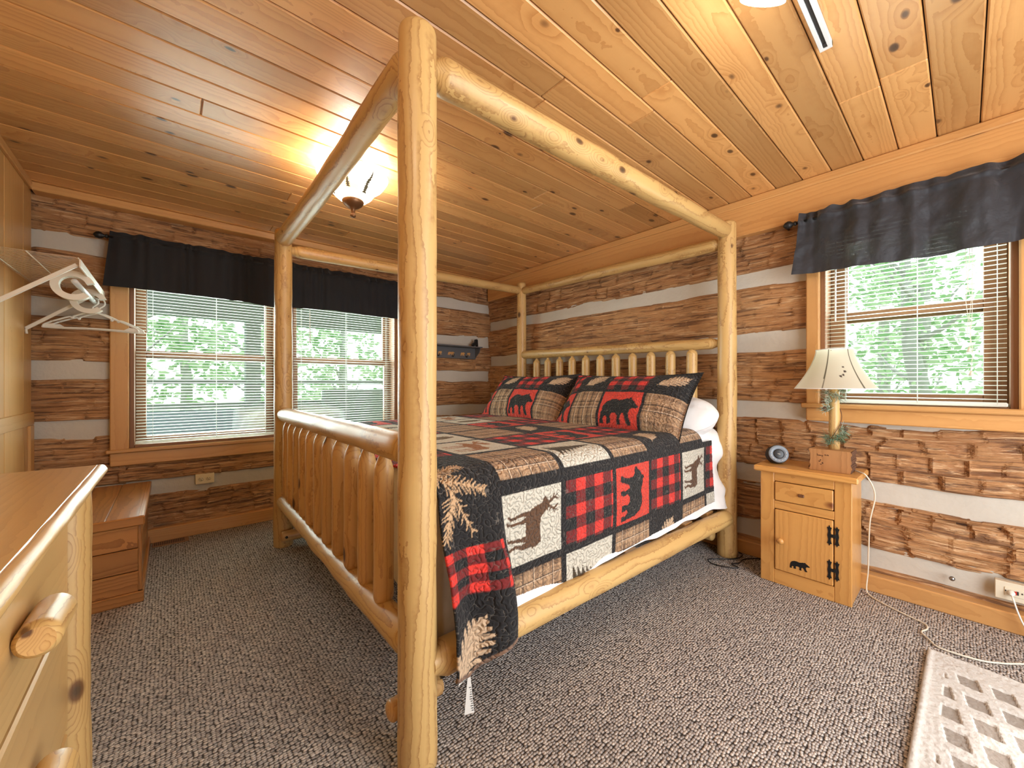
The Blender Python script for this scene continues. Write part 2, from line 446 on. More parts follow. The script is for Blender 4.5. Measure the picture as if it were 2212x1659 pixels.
def pane():
    m = NT('window_glass')
    fr = m.n('LayerWeight', {0: .12}).outputs[0]
    g = m.n('BsdfGlossy', {'Color': (1, 1, 1, 1), 'Roughness': .02}).outputs[0]
    t = m.n('BsdfTransparent', {'Color': (.9, .97, .93, 1)}).outputs[0]
    return m.done(m.n('MixShader', {0: m.math('MULTIPLY', fr, .35), 1: t, 2: g}).outputs[0])
M['glass'] = pane()

def pat_mat(name, rough=.6, emit=0., trans=0.):
    m = NT(name); pat = m.attr('pat', 0)
    ex = {'Emission Color': pat, 'Emission Strength': emit} if emit else {}
    sh = m.pr(pat, rough, spec=.3, **ex)
    if trans:
        tl = m.n('BsdfTranslucent', {'Color': pat}).outputs[0]
        sh = m.n('MixShader', {0: trans, 1: sh, 2: tl}).outputs[0]
    return m.done(sh)
M['bowl'] = pat_mat('lit_painted_glass', .25, emit=6.)
M['shade'] = pat_mat('parchment_shade', .8, trans=.55)
M['bulb'] = plain('frosted_lamp_glass', (255, 246, 232), .3, emit=4.)

# outdoors
def leafm():
    m = NT('tree_leaves'); rnd = m.attr('rnd', 2)
    rp = m.n('ValToRGB', {0: rnd}); e = rp.color_ramp.elements
    e[0].color = lin(140, 182, 128); e[1].color = lin(218, 232, 200)
    d = m.n('BsdfDiffuse', {'Color': rp.outputs[0]}).outputs[0]
    t = m.n('BsdfTranslucent', {'Color': rp.outputs[0]}).outputs[0]
    return m.done(m.n('MixShader', {0: .5, 1: d, 2: t}).outputs[0])
M['leaf'] = leafm()
M['trunk'] = plain('tree_bark', (176, 176, 168), .9, bump=.6, bs=12, var=.5)
M['ground'] = plain('forest_floor', (206, 210, 184), .95, bump=.3, bs=4, var=.6)
M['porch'] = plain('weathered_porch_paint', (168, 178, 170), .7, bump=.15, bs=20, var=.12)
M['porchd'] = plain('porch_deck_boards', (150, 158, 156), .8, bump=.2, bs=16, var=.2)
M['cover'] = cloth('pale_furniture_cover', (206, 212, 214), .9, wr=.4)

# ================================================================== ROOM
H = 2.30; XL = -3.494; YN = -4.75
def box(name, lo, hi, mat, parent=None, ax=0, b=.003, **k):
    mb = MB(); mb.box(lo, hi, 0, ax, b, **k); return mb.build(name, mat, parent)

# floor
mb = MB(); mb.add([(XL - .1, YN - .1, 0), (.15, YN - .1, 0), (.15, .15, 0), (XL - .1, .15, 0)], [(0, 1, 2, 3)])
struct(mb.build('floor', M['carpet']))
# ceiling boards (tongue and groove, run towards the headboard wall)
mb = MB(); y = -2.538 + .1345 * 19
while y > YN - .1:
    cuts = [.06]
    x = random.uniform(-2.4, .0) if random.random() < .5 else random.uniform(-3.2, -.6)
    if random.random() < .7: cuts.append(x)
    cuts.append(XL - .06)
    for a_, b_ in zip(cuts[1:], cuts[:-1]):
        mb.box((a_ + .0006, y - .1345 + .0018, H), (b_ - .0006, y - .0018, H + .02), 0, 0, .0055)
    y -= .1345
mb.box((XL - .1, YN - .1, H + .018), (.15, .15, H + .06), 1, 0, .002)
struct(mb.build('ceiling', [M['ceil'], M['core']]))

# ---- hewn log walls
def hewn(mb, o, u, n, L, z0, z1, rough, seed, endL=0, endR=0):
    """face of one squared log: starts at o, runs along u, faces n"""
    h = z1 - z0
    nu = max(3, int(L / .0085)); nv = max(6, int(h / (.0052 if rough > 1.2 else .0075)))
    U = np.linspace(0, L, nu)[:, None] + np.zeros((1, nv)); Vv = np.zeros((nu, 1)) + np.linspace(0, h, nv)[None]
    X = U + seed * 3.71
    d = (vnoise(X * 1.3, Vv * 4, seed) - .5) * .018
    # axe chops: staggered cells, each a scoop with a step at one side
    nr = max(2, round(h / .088))
    vr = Vv / h * nr + (vnoise(X * 2.2, Vv * 3, seed + 1) - .5) * .7
    row = np.floor(vr)
    sp = .105 + .06 * hash2(row, row * 0, seed + 2)
    q = X / sp + hash2(row, row * 0 + 5, seed) * 3 + (vnoise(X * 7, Vv * 16, seed + 4) - .5) * .35
    cell = np.floor(q); fq = q - cell; fr = vr - row
    dep = hash2(cell, row, seed + 6)
    win = np.clip(4 * fr * (1 - fr) * 1.8, 0, 1); fall = np.clip((1 - fq) / .14, 0, 1)
    scoop = (.35 + dep) * (fq ** 1.4) * win * fall
    d = d - rough * .011 * scoop + rough * .0075 * (hash2(cell, row, seed + 8) - .5) * win * fall * np.clip(fq / .06, 0, 1)
    # split fibres, terraced
    ofs = hash2(cell, row, seed + 15) * 7
    fb = vnoise(X * 2.6 + ofs, Vv * 40 + ofs, seed + 9) * .62 + vnoise(X * 8, Vv * 85 + ofs, seed + 10) * .38
    tr = np.floor(fb * 7) / 7 * .75 + fb * .25
    reg = np.clip((vnoise(X * 2.6, Vv * 9, seed + 11) - .35) * 3, .12, 1)
    d = d + rough * .034 * (tr - .5) * reg
    d = d + (vnoise(X * 60, Vv * 160, seed + 12) - .5) * .0015
    e = np.minimum(Vv, h - Vv)
    d = d - .030 * np.exp(-e / .010)
    wav0 = (vnoise(X * 5, X * 0 + .5, seed + 13) - .5) * .022; wav1 = (vnoise(X * 5, X * 0 + .5, seed + 14) - .5) * .022
    Z = z0 + Vv + wav0 * (1 - Vv / h) + wav1 * Vv / h
    d[:, 0] = -.06; d[:, -1] = -.06; d[0, :] = np.minimum(d[0, :], -.06); d[-1, :] = np.minimum(d[-1, :], -.06)
    o = np.asarray(o, float); u = np.asarray(u, float); n = np.asarray(n, float)
    P = o + U[..., None] * u + d[..., None] * n + Z[..., None] * np.array([0, 0, 1.])
    G = np.stack([X, Vv + seed * .37, d], -1)
    mb.grid(P, 0, rough < 1.2, G, flip=(np.cross(u, [0, 0, 1]) @ n < 0), rnd=(.25 + .5 * (hash2(cell, row, seed + 21) * .7 + .3 * hash2(row, row, seed + 22))).ravel())
def chink(mb, o, u, n, L, z0, z1, seed):
    nu = max(3, int(L / .03)); nv = 6
    U = np.linspace(0, L, nu)[:, None] + np.zeros((1, nv)); Vv = np.zeros((nu, 1)) + np.linspace(-.025, z1 - z0 + .025, nv)[None]
    d = -.022 + (vnoise(U * 6, Vv * 30 + seed, seed) - .5) * .008
    P = np.asarray(o, float) + U[..., None] * np.asarray(u, float) + d[..., None] * np.asarray(n, float) + (z0 + Vv)[..., None] * np.array([0, 0, 1.])
    mb.grid(P, 1, True, flip=(np.cross(u, [0, 0, 1]) @ np.asarray(n) < 0))

# wall behind the headboard (x = 0) with one window opening
W3 = (-3.862, -3.15, .975, 2.02)      # y0, y1, z0, z1
mb = MB()
lev = [(.03, .115, 'l'), (.115, .205, 'c'), (.205, .465, 'l'), (.465, .57, 'c'), (.57, .885, 'l'), (.885, .985, 'c'), (.985, 1.318, 'l'), (1.318, 1.418, 'c'),
       (1.418, 1.738, 'l'), (1.738, 1.822, 'c'), (1.822, 2.12, 'l')]
rough = {0: .5, 2: 1.7, 4: 1.7, 6: 1.0, 8: .55, 10: 1.0}
for i, (z0, z1, k) in enumerate(lev):
    hole = z1 > W3[2] + .03 and z0 < W3[3]
    segs = [(0.06, W3[1] + .01), (W3[0] - .01, YN - .05)] if hole else [(.06, YN - .05)]
    for (ya, yb) in segs:
        if k == 'l': hewn(mb, (0, ya, 0), (0, -1, 0), (-1, 0, 0), ya - yb, z0, z1, rough[i], 11 + i)
        else: chink(mb, (0, ya, 0), (0, -1, 0), (-1, 0, 0), ya - yb, z0, z1, i)
for lo, hi in (((.035, YN - .1, 0), (.2, W3[0], H)), ((.035, W3[1], 0), (.2, .2, H)), ((.035, W3[0], 0), (.2, W3[1], W3[2])), ((.035, W3[0], W3[3]), (.2, W3[1], H))):
    mb.box(lo, hi, 2, 1, .001)
struct(mb.build('wall_right', [M['hewn'], M['chink'], M['core']]))
# far wall (y = 0) with a double window opening
W1 = (-3.072, -1.165, .665, 2.03)
mb = MB()
lev = [(.02, .33, 'l'), (.33, .425, 'c'), (.425, .765, 'l'), (.765, .86, 'c'), (.86, 1.135, 'l'), (1.135, 1.24, 'c'), (1.24, 1.53, 'l'), (1.53, 1.632, 'c'), (1.632, 1.94, 'l'), (1.94, 2.035, 'c'), (2.035, 2.29, 'l')]
for i, (z0, z1, k) in enumerate(lev):
    hole = z1 > W1[2] + .03 and z0 < W1[3]
    segs = [(XL - .05, W1[0] - .01), (W1[1] + .01, .03)] if hole else [(XL - .05, .03)]
    for (xa, xb) in segs:
        if k == 'l': hewn(mb, (xa, 0, 0), (1, 0, 0), (0, -1, 0), xb - xa, z0, z1, .9 if i else 1.15, 41 + i)
        else: chink(mb, (xa, 0, 0), (1, 0, 0), (0, -1, 0), xb - xa, z0, z1, 20 + i)
hewn(mb, (W1[0] - .06, 0, 0), (1, 0, 0), (0, -1, 0), W1[1] - W1[0] + .12, .425, .655, .9, 57)
for lo, hi in (((XL - .1, .035, 0), (W1[0], .2, H)), ((W1[1], .035, 0), (.2, .2, H)), ((W1[0], .035, 0), (W1[1], .2, W1[2])), ((W1[0], .035, W1[3]), (W1[1], .2, H))):
    mb.box(lo, hi, 2, 0, .001)
struct(mb.build('wall_far', [M['hewn'], M['chink'], M['core']]))
# left wall: vertical pine boards
mb = MB(); y = -.02; 
for w in [.17, .34, .2, .28, .24, .3, .22, .3, .26, .3, .24, .3, .26, .3, .26, .3, .26, .3]:
    if y < YN: break
    mb.box((XL - .02, y - w + .0012, 0), (XL, y - .0012, H), 0, 2, .0035); y -= w
mb.box((XL - .06, YN - .1, 0), (XL - .018, .1, H), 1, 2, .001)
struct(mb.build('wall_left', [M['plank'], M['core']]))
mb = MB()
mb.box((XL - .002, -1.6, .855), (XL + .012, -.02, .932), 0, 1, .003)
mb.box((XL - .002, -.105, .0), (XL + .012, -.02, .854), 0, 2, .003)
struct(mb.build('trim_1', M['plank']))
mb = MB(); mb.box((XL - .002, YN, H - .045), (XL + .016, -.07, H - .001), 0, 1, .004)
struct(mb.build('trim_2', M['trim']))
# near wall behind the camera, with an open doorway
mb = MB()
for lo, hi in (((XL - .1, YN - .06, 0), (-2.6, YN, H)), ((-.6, YN - .06, 0), (.1, YN, H)), ((-2.6, YN - .06, 2.1), (-.6, YN, H))):
    mb.box(lo, hi, 0, 2, .002)
struct(mb.build('wall_near', M['plank']))
# trims and baseboards
mb = MB(); mb.box((-.045, YN, 2.068), (.03, -.02, 2.27), 0, 1, .004)
struct(mb.build('trim_3', M['trim']))
mb = MB(); mb.box((-.062, YN, 2.252), (.0, -.03, H - .001), 0, 1, .006)
struct(mb.build('trim_4', M['trim']))
mb = MB(); mb.box((XL + .01, -.092, 2.25), (-.03, .01, H - .001), 0, 0, .004)
struct(mb.build('trim_5', M['trim']))
mb = MB(); mb.box((-.06, YN, 0), (.01, -.03, .088), 0, 1, .005); struct(mb.build('baseboard_right', M['trim']))
mb = MB(); mb.box((XL, -.034, 0), (-.05, .02, .096), 0, 0, .005); struct(mb.build('baseboard_far', M['trim']))

# ---- windows
def window(name, wall, a0, a1, z0, z1, depth, rail_z, sw, seed):
    """wall 'x' (plane x=0) or 'y' (plane y=0); opening a0..a1 along the wall; sash set back by depth"""
    root = bpy.data.objects.new(name, None); COL.objects.link(root); root['kind'] = 'structure'
    mid = (a0 + a1) / 2
    root.location = (0, mid, z0) if wall == 'x' else (mid, 0, z0)
    def B(mb, alo, ahi, dlo, dhi, zlo, zhi, mat=0, ax=None, b=.003):
        g = 2 if ax == 'z' else (1 if wall == 'x' else 0)
        lo, hi = ((dlo, alo, zlo), (dhi, ahi, zhi)) if wall == 'x' else ((alo, dlo, zlo), (ahi, dhi, zhi))
        mb.box(lo, hi, mat, g, b)
    t = .025
    mb = MB()   # jamb lining
    B(mb, a0, a0 + t, -.005, .2, z0, z1, ax='z'); B(mb, a1 - t, a1, -.005, .2, z0, z1, ax='z')
    B(mb, a0 + t, a1 - t, -.004, .2, z1 - t, z1); B(mb, a0 + t, a1 - t, .0, .2, z0, z0 + .02)
    mb.build('jamb', M['sash'], root)
    mb = MB()
    B(mb, a0 + t, a0 + t + sw, depth + .03, depth + .065, rail_z - .04, z1 - t, ax='z'); B(mb, a1 - t - sw, a1 - t, depth + .03, depth + .065, rail_z - .04, z1 - t, ax='z')
    B(mb, a0 + t + sw, a1 - t - sw, depth + .031, depth + .064, z1 - t - sw, z1 - t); B(mb, a0 + t + sw, a1 - t - sw, depth + .031, depth + .064, rail_z - .035, rail_z + .01)
    us = mb.build('upper_sash', M['sash'], root)
    mb = MB(); B(mb, a0 + t + sw - .01, a1 - t - sw + .01, depth + .045, depth + .049, rail_z, z1 - t - sw + .01, b=.0005); mb.build('pane', M['glass'], us)
    mb = MB()
    B(mb, a0 + t, a0 + t + sw, depth - .01, depth + .028, z0 + .02, rail_z + .02, ax='z'); B(mb, a1 - t - sw, a1 - t, depth - .01, depth + .028, z0 + .02, rail_z + .02, ax='z')
    B(mb, a0 + t + sw, a1 - t - sw, depth - .009, depth + .027, z0 + .02, z0 + .02 + sw * .75); B(mb, a0 + t + sw, a1 - t - sw, depth - .009, depth + .027, rail_z - .02, rail_z + .022)
    ls = mb.build('lower_sash', M['sash'], root)
    mb = MB(); B(mb, a0 + t + sw - .01, a1 - t - sw + .01, depth + .008, depth + .012, z0 + .03, rail_z - .01, b=.0005); mb.build('pane', M['glass'], ls)
    for k in (.38, .62):
        mb = MB(); c = a0 + (a1 - a0) * k; B(mb, c - .028, c + .028, depth - .012, depth + .02, rail_z + .022, rail_z + .04, b=.006); mb.build('sash_lock', M['white'], ls)
    return root, B
MUL = (-2.185, -2.105)
w1, B1 = window('window_1', 'y', W1[0], MUL[0], W1[2], W1[3], .12, 1.315, .055, 1)
w2, B2 = window('window_2', 'y', MUL[1], W1[1], W1[2], W1[3], .12, 1.315, .055, 2)
w3, B3 = window('window_3', 'x', W3[0], W3[1], W3[2], W3[3], .12, 1.49, .075, 3)
mb = MB(); mb.box((MUL[0], -.012, W1[2]), (MUL[1], .2, W1[3]), 0, 2, .003); mb.build('mullion', M['trim'], w1)
mb = MB(); mb.box((-3.163, -.034, .655), (-3.072, .02, 2.10), 0, 2, .005); mb.build('casing', M['trim'], w1)
mb = MB(); mb.box((W1[1], -.034, .655), (-1.075, .02, 2.10), 0, 2, .005); mb.build('casing', M['trim'], w2)
mb = MB(); mb.box((-3.18, -.062, .643), (-1.06, .19, .667), 0, 0, .006); mb.build('stool', M['trim'], w1)
mb = MB(); mb.box((-3.163, -.034, .555), (-1.075, .02, .644), 0, 0, .005); mb.build('apron', M['trim'], w1)
mb = MB(); mb.box((-3.163, -.034, 2.02), (-1.075, .02, 2.1), 0, 0, .005); mb.build('head_casing', M['trim'], w1)
mb = MB(); mb.box((-.04, -3.09, .98), (.02, -3.152, 2.07), 0, 2, .005); mb.build('casing', M['trim'], w3)
mb = MB(); mb.box((-.04, -3.86, .98), (.02, -3.935, 2.07), 0, 2, .005); mb.build('casing', M['trim'], w3)
mb = MB(); mb.box((-.04, -3.09, 2.0), (.02, -3.935, 2.07), 0, 1, .005); mb.build('head_casing', M['trim'], w3)
mb = MB(); mb.box((-.066, -3.07, .962), (.19, -3.955, .988), 0, 1, .006); mb.build('stool', M['trim'], w3)
mb = MB(); mb.box((-.04, -3.09, .886), (.02, -3.935, .963), 0, 1, .005); mb.build('apron', M['trim'], w3)

# ---- mini blinds
def blind(wall, a0, a1, zb, zt, d, label, group, wand_at, ladders, tilt=.12):
    mid = (a0 + a1) / 2
    loc = (d, mid, zb) if wall == 'x' else (mid, d, zb)
    root = thing('mini_blind', loc, label, 'blind', group)
    def pt(a, dd, z): return np.array([d + dd, a, z]) if wall == 'x' else np.array([a, d + dd, z])
    def bx(mb, alo, ahi, dlo, dhi, zlo, zhi, b=.002, mat=0):
        mb.box(pt(alo, dlo, zlo), pt(ahi, dhi, zhi), mat, 0, b)
    mb = MB(); bx(mb, a0, a1, -.02, .02, zt - .03, zt); mb.build('head_rail', M['blind'], root)
    mb = MB(); bx(mb, a0, a1, -.014, .014, zb, zb + .02, .004); mb.build('bottom_rail', M['blind'], root)
    mb = MB(); z = zb + .034; k = 0
    while z < zt - .035:
        c = np.linspace(-.0125, .0125, 4)
        P = np.array([[pt(a, x * math.cos(tilt), z + x * math.sin(tilt) + .0022 * (1 - (x / .0125) ** 2)) for x in c] for a in (a0 + .003, a1 - .003)])
        Q = P.copy(); Q[..., 2] -= .0007
        mb.grid(P, 0, True); mb.grid(Q, 0, True, flip=True)
        z += .0213; k += 1
    mb.build('slats', M['blind'], root)
    mb = MB()
    for a in ladders:
        for dd in (-.0135, .0135):
            mb.tube([pt(a, dd, zb + .01), pt(a, dd, zt - .02)], .0011, 5)
    mb.build('ladder_cords', M['blind'], root)
    if wand_at is not None:
        mb = MB(); mb.tube([pt(wand_at, -.022, zt - .03), pt(wand_at, -.03, zt - .55)], .004, 6); mb.build('tilt_wand', M['white'], root)
    return root, pt
blind('y', -3.043, -2.195, .69, 2.0, .005, 'white mini blind in the left half of the far double window', 'mini blinds', -2.985, [-2.955, -2.6, -2.28])
blind('y', -2.095, -1.19, .69, 2.0, .005, 'white mini blind in the right half of the far double window', 'mini blinds', -1.96, [-2.02, -1.65, -1.27])
b3, pt3 = blind('x', -3.83, -3.172, .995, 2.0, -.006, 'white mini blind on the window behind the table lamp', 'mini blinds', -3.225, [-3.265, -3.545, -3.80], .06)
mb = MB()
for k in range(3):
    a = -3.71 - .006 * k
    mb.tube([pt3(a + random.uniform(-.006, .006) * min(1, i / 3), -.024 - .004 * math.sin(i), 1.97 - i * .08) for i in range(9 + k)], .0012, 5)
mb.lathe([(.0, .022), (.004, .022), (.010, 0), (.0, 0)], pt3(-3.722, -.026, 1.14), 10)
mb.lathe([(.0, .022), (.004, .022), (.010, 0), (.0, 0)], pt3(-3.716, -.026, 1.25), 10)
mb.build('lift_cords', M['cord'], b3)

# ---- valances on rods
def rod(wall, a0, a1, z, d, label):
    loc = (d, (a0 + a1) / 2, z) if wall == 'x' else ((a0 + a1) / 2, d, z)
    root = thing('curtain_rod', loc, label, 'curtain rod')
    def pt(a, dd=0, zz=0): return np.array([d + dd, a, z + zz]) if wall == 'x' else np.array([a, d + dd, z + zz])
    mb = MB(); mb.tube([pt(a0), pt(a1)], .008, 10); mb.build('pole', M['iron'], root)
    ax = unit(pt(a1) - pt(a0))
    for a, s in ((a0, -1), (a1, 1)):
        mb = MB(); mb.lathe([(.009, 0), (.013, .004), (.013, .01), (.008, .016), (.02, .03), (.023, .042), (.018, .056), (.006, .066), (0, .068)], pt(a), 14, axis=ax * s); mb.build('finial', M['iron'], root)
    for a in (a0 + .06, a1 - .06):
        mb = MB(); mb.tube([pt(a), pt(a, -d if abs(d) > .02 else .05)], .006, 8); mb.build('bracket', M['iron'], root)
    return root, pt
r1, p1 = rod('y', -3.165, -1.04, 2.05, -.085, 'black curtain rod with round finial above the far double window')
r2, p2 = rod('x', -3.055, -3.98, 2.045, -.085, 'black curtain rod with round finial above the lamp side window')
def valance(pt, a0, a1, drop, flare, mat, seed, label, sag, fa=1.0):
    L = abs(a1 - a0); n = int(L / .004); m = 46
    s = np.linspace(0, 1, n)[:, None]; v = np.linspace(0, 1, m)[None]      # v: 0 header top .. 1 hem
    A = a0 + (a1 - a0) * s + 0 * v
    hd = .042
    ph = (vnoise(s * L * 9 + 0 * v, 0 * s + 0 * v + .3, seed)) * 14 + s * L * 60
    gath = np.sin(ph) * (.010 * np.exp(-((v - .06) / .08) ** 2) + .004)
    fold = fa * (vnoise(s * L * 7.5 + 0 * v, v * .7, seed + 1) - .5) * .042 * np.clip(v * 2.2, .05, 1) + fa * (vnoise(s * L * 19 + 0 * v, v * .9 + 4, seed + 2) - .5) * .028 + fa * (vnoise(s * L * 30 + v * 2, v * 6, seed + 3) - .5) * .009 * (fa > 1.2)
    Z = hd - v * (drop + hd) + 0 * s
    Z = Z + (vnoise(s * L * 26 + 0 * v, 0 * v + 1.5, seed + 5) - .5) * .022 * np.clip(1 - v * 9, 0, 1)
    hemw = (vnoise(s * L * 3 + 0 * v, 0 * v, seed + 6) - .5) * sag * .7
    Z = Z + hemw * v ** 2
    pocket = -.013 * np.exp(-((Z) / .011) ** 2)
    D = -.010 + pocket + gath + fold - flare * v
    edge = np.minimum(s, 1 - s) * L
    A = A + np.sign(a0 - a1) * .03 * v * np.exp(-s * L / .08) * (1 if flare > 0 else 0)
    base = pt(0)
    out = np.array([-1., 0, 0]) if abs(pt(1)[1] - base[1]) > .5 else np.array([0, -1., 0])
    P = np.array([pt(0)]) * 0
    X = np.zeros(A.shape + (3,))
    along = pt(1) - pt(0)
    X = base + A[..., None] * along - D[..., None] * out * 1.0 + Z[..., None] * np.array([0, 0, 1.])
    mb = MB(); mb.grid(X, 0, True)
    Y = X - out * .0015
    mb.grid(Y, 0, True, flip=True)
    o = mb.build('window_valance', mat)
    tag(o, label, 'valance', 'black window valances')
valance(p1, -3.158, -2.165, .335, .02, M['black'], 3, 'black gathered valance over the left half of the far double window', .05)
valance(p1, -2.155, -1.05, .325, .02, M['black'], 8, 'black gathered valance over the right half of the far double window', .05)
valance(p2, -3.07, -3.96, .32, .035, M['blacksheer'], 14, 'black sheer valance with light showing through, above the table lamp', .05, 1.45)

# ================================================================== LOG BED
P1 = np.array([-2.32, -2.66]); P2 = np.array([-.159, -2.70]); P3 = np.array([-2.28, -.65]); P4 = np.array([-.118, -.695])
def p3(p, z): return np.array([p[0], p[1], z])
bed = thing('canopy_bed', (-1.22, -1.68, 0), 'peeled log four poster bed with open canopy frame and spindled ends', 'bed')
def L_(name, mat, *a, **k):
    mb = MB(); mb.log(*a, **k); return mb.build(name, M[mat], bed)
for p, t, r0, r1 in ((P1, 2.14, .056, .054), (P2, 2.15, .058, .052), (P3, 2.16, .060, .052), (P4, 2.155, .052, .048)):
    L_('post', 'peel', p3(p, 0), p3(p, t), r0, r1, seg=28, e0=('flat',), e1=('round', .03), wob=.0022, step=.03)
# canopy rails
L_('canopy_rail', 'peel', p3(P1, 2.03) + [.035, 0, 0], p3(P2, 2.075) - [.015, 0, 0], .052, .047, seg=24, e0=('cone', .05, .55), e1=('round', .045), wob=.002)
L_('canopy_rail', 'peel', p3(P1, 2.06) + [0, .03, 0], p3(P3, 2.085) - [0, .015, 0], .047, .052, seg=24, e0=('cone', .05, .6), e1=('round', .03), wob=.002, bow=.008)
L_('canopy_rail', 'peel', p3(P3, 2.02) + [.025, 0, 0], p3(P4, 2.065) - [.02, 0, 0], .043, .038, seg=20, e0=('cone', .08, .55), e1=('round', .03), wob=.002)
L_('canopy_rail', 'peel', p3(P2, 2.01) + [0, .03, 0], p3(P4, 2.06) - [0, .02, 0], .042, .037, seg=20, e0=('cone', .05, .6), e1=('round', .03), wob=.002)
# footboard
L_('footboard_rail', 'peel', p3(P1, .905) + [.0, .035, 0], p3(P3, .893) - [0, .015, 0], .046, .048, seg=24, e0=('cone', .04, .6), e1=('round', .035), wob=.0025)
L_('footboard_rail', 'peel', p3(P1, .33) + [.0, .035, 0], p3(P3, .308) - [0, .015, 0], .05, .046, seg=24, e0=('cone', .04, .7), e1=('round', .035), wob=.004)
for k in range(11):
    f = (k + .5 + .52 * (k / 10 - .5) * .0) / 11
    y = -2.41 + (2.41 - .82) * k / 10
    x = P1[0] + (P3[0] - P1[0]) * (y - P1[1]) / (P3[1] - P1[1])
    r = random.uniform(.033, .038)
    L_('spindle', 'spin', (x, y, .345), (x, y, .875), r, r * .98, seg=16, e0=('cone', .04, .5), e1=('cone', .075, .42), wob=.0015)
# headboard
L_('headboard_rail', 'peel', p3(P2, 1.366) + [0, .05, 0], p3(P4, 1.40) - [0, .02, 0], .038, .041, seg=20, e0=('cone', .05, .65), e1=('round', .03), wob=.002)
L_('headboard_rail', 'peel', p3(P2, .42) + [0, .03, 0], p3(P4, .42) - [0, .02, 0], .042, .042, seg=18, e0=('cone', .05, .65), e1=('round', .03))
for k in range(11):
    y = -2.473 + (2.473 - .923) * k / 10
    x = P2[0] + (P4[0] - P2[0]) * (y - P2[1]) / (P4[1] - P2[1]) 
    r = random.uniform(.033, .036)
    L_('spindle', 'peel', (x, y, .43), (x, y, 1.352), r, r, seg=16, e0=('flat',), e1=('cone', .05, .35), wob=.0012)
# side rails
L_('side_rail', 'peel', (P1[0] + .03, -2.675, .285), (P2[0] - .015, -2.708, .252), .052, .05, seg=26, e0=('cone', .05, .7), e1=('round', .05), wob=.002)
L_('side_rail', 'peel', (P3[0] + .03, P3[1], .285), (P4[0] - .015, P4[1], .26), .05, .05, seg=20, e0=('cone', .05, .7), e1=('round', .05), wob=.002)
# low cross logs under the frame, their ends showing beside the posts
L_('floor_brace', 'spin', (P3[0] - .035, P3[1] - .09, .088), (P3[0] + .55, P3[1] - .09, .088), .035, .034, seg=16, e0=('round', .015), e1=('flat',))
L_('floor_brace', 'spin', (P1[0] - .06, P1[1] + .075, .13), (P1[0] + .12, P1[1] + .075, .13), .03, .03, seg=16, e0=('round', .015), e1=('flat',))
L_('floor_brace', 'peel', (P2[0] - .065, P2[1] + .05, .125), (P2[0] - .065, P2[1] + .62, .125), .036, .034, seg=16, e0=('round', .02), e1=('flat',))
mb = MB(); mb.lathe([(0, .012), (.007, .010), (.009, 0), (.009, -.01)], (P3[0] - .005, P3[1] - .122, .09), 8, axis=(0, -1, 0)); mb.build('bolt', M['bolt'], bed)
mb = MB(); mb.lathe([(0, .014), (.008, .012), (.012, .004), (.012, -.004)], (P1[0] + .062, P1[1] - .03, .245), 10, axis=(1, -.3, 0)); mb.build('bolt', M['bolt'], bed)
# slats carrying the mattress
mb = MB()
for k in range(7): mb.box((-2.1 + k * .29, -2.66, .265), (-2.01 + k * .29, -.71, .30), 0, 1)
mb.build('slats', M['trim'], bed)

# ---- mattress under a white sheet
def smoothbox_profile(y0, y1, zt, zb, r, n=10):
    pts = [(y0, zb)]
    pts += [(y0, z) for z in np.linspace(zb, zt - r, 8)[1:]]
    pts += [(y0 + r - r * math.cos(t), zt - r + r * math.sin(t)) for t in np.linspace(0, PI / 2, n)[1:]]
    pts += [(y, zt) for y in np.linspace(y0 + r, y1 - r, 40)[1:]]
    pts += [(y1 - r + r * math.sin(t), zt - r + r * math.cos(t)) for t in np.linspace(0, PI / 2, n)[1:]]
    pts += [(y1, z) for z in np.linspace(zt - r, zb, 8)[1:]]
    return np.array(pts)
pr = smoothbox_profile(-2.635, -.735, .795, .302, .07)
mb = MB(); xs = np.array([-2.235, -2.23, -2.215, -2.19] + list(np.linspace(-2.1, -.3, 30)) + [-.23, -.205, -.195, -.192])
ins = np.array([.05, .02, .006, 0] + [0] * 30 + [0, .006, .02, .05])
P = np.zeros((len(xs), len(pr), 3)); c = np.array([-1.685, .55])
for i, x in enumerate(xs):
    q = pr.copy(); q[:, 0] += np.sign(c[0] - q[:, 0]) * np.minimum(ins[i], abs(c[0] - q[:, 0])) ; q[:, 1] = np.where(q[:, 1] > .5, q[:, 1] - ins[i], q[:, 1])
    P[i, :, 0] = x; P[i, :, 1] = q[:, 0]; P[i, :, 2] = q[:, 1]
mb.grid(P, 0, True)
for i, fl in ((0, True), (-1, False)):
    R = P[i]; n = len(R); mb.add(np.vstack([R, [[xs[i], c[0], .55]]]), [((k, k + 1, n) if fl else (k + 1, k, n)) for k in range(n - 1)], 0)
tag(mb.build('mattress', M['sheet']), 'mattress in a white fitted sheet lying inside the log bed frame', 'mattress')
# loose top sheet: hangs down the near side and bunches at the head end
mb = MB(); n, m = 150, 60
X = np.linspace(-2.1, -.20, n)[:, None] + np.zeros((1, m)); tt = np.linspace(0, 1, m)[None] + np.zeros((n, 1))
zh = .318 + .014 * vnoise(X * 9, X * 0, 5)
L1 = .79 - zh; arc = .12
Y = np.where(tt < .72, -2.648, 0); Z = np.where(tt < .72, zh + (.745 - zh) * tt / .72, 0)
a = np.clip((tt - .72) / .14, 0, 1) * PI / 2
Y = np.where(tt >= .72, -2.648 + .065 * (1 - np.cos(a)) + np.clip((tt - .86) / .14, 0, 1) * .25, Y); Z = np.where(tt >= .72, .745 + .065 * np.sin(a), Z)
head = np.clip((X + .36) / .12, 0, 1)
wr = (vnoise(X * 9, tt * 5, 31) - .5) * .075 + (vnoise(X * 24, tt * 11, 32) - .5) * .03
bulge = head * (.035 + wr * .9)
low = np.clip(1 - tt / .12, 0, 1)
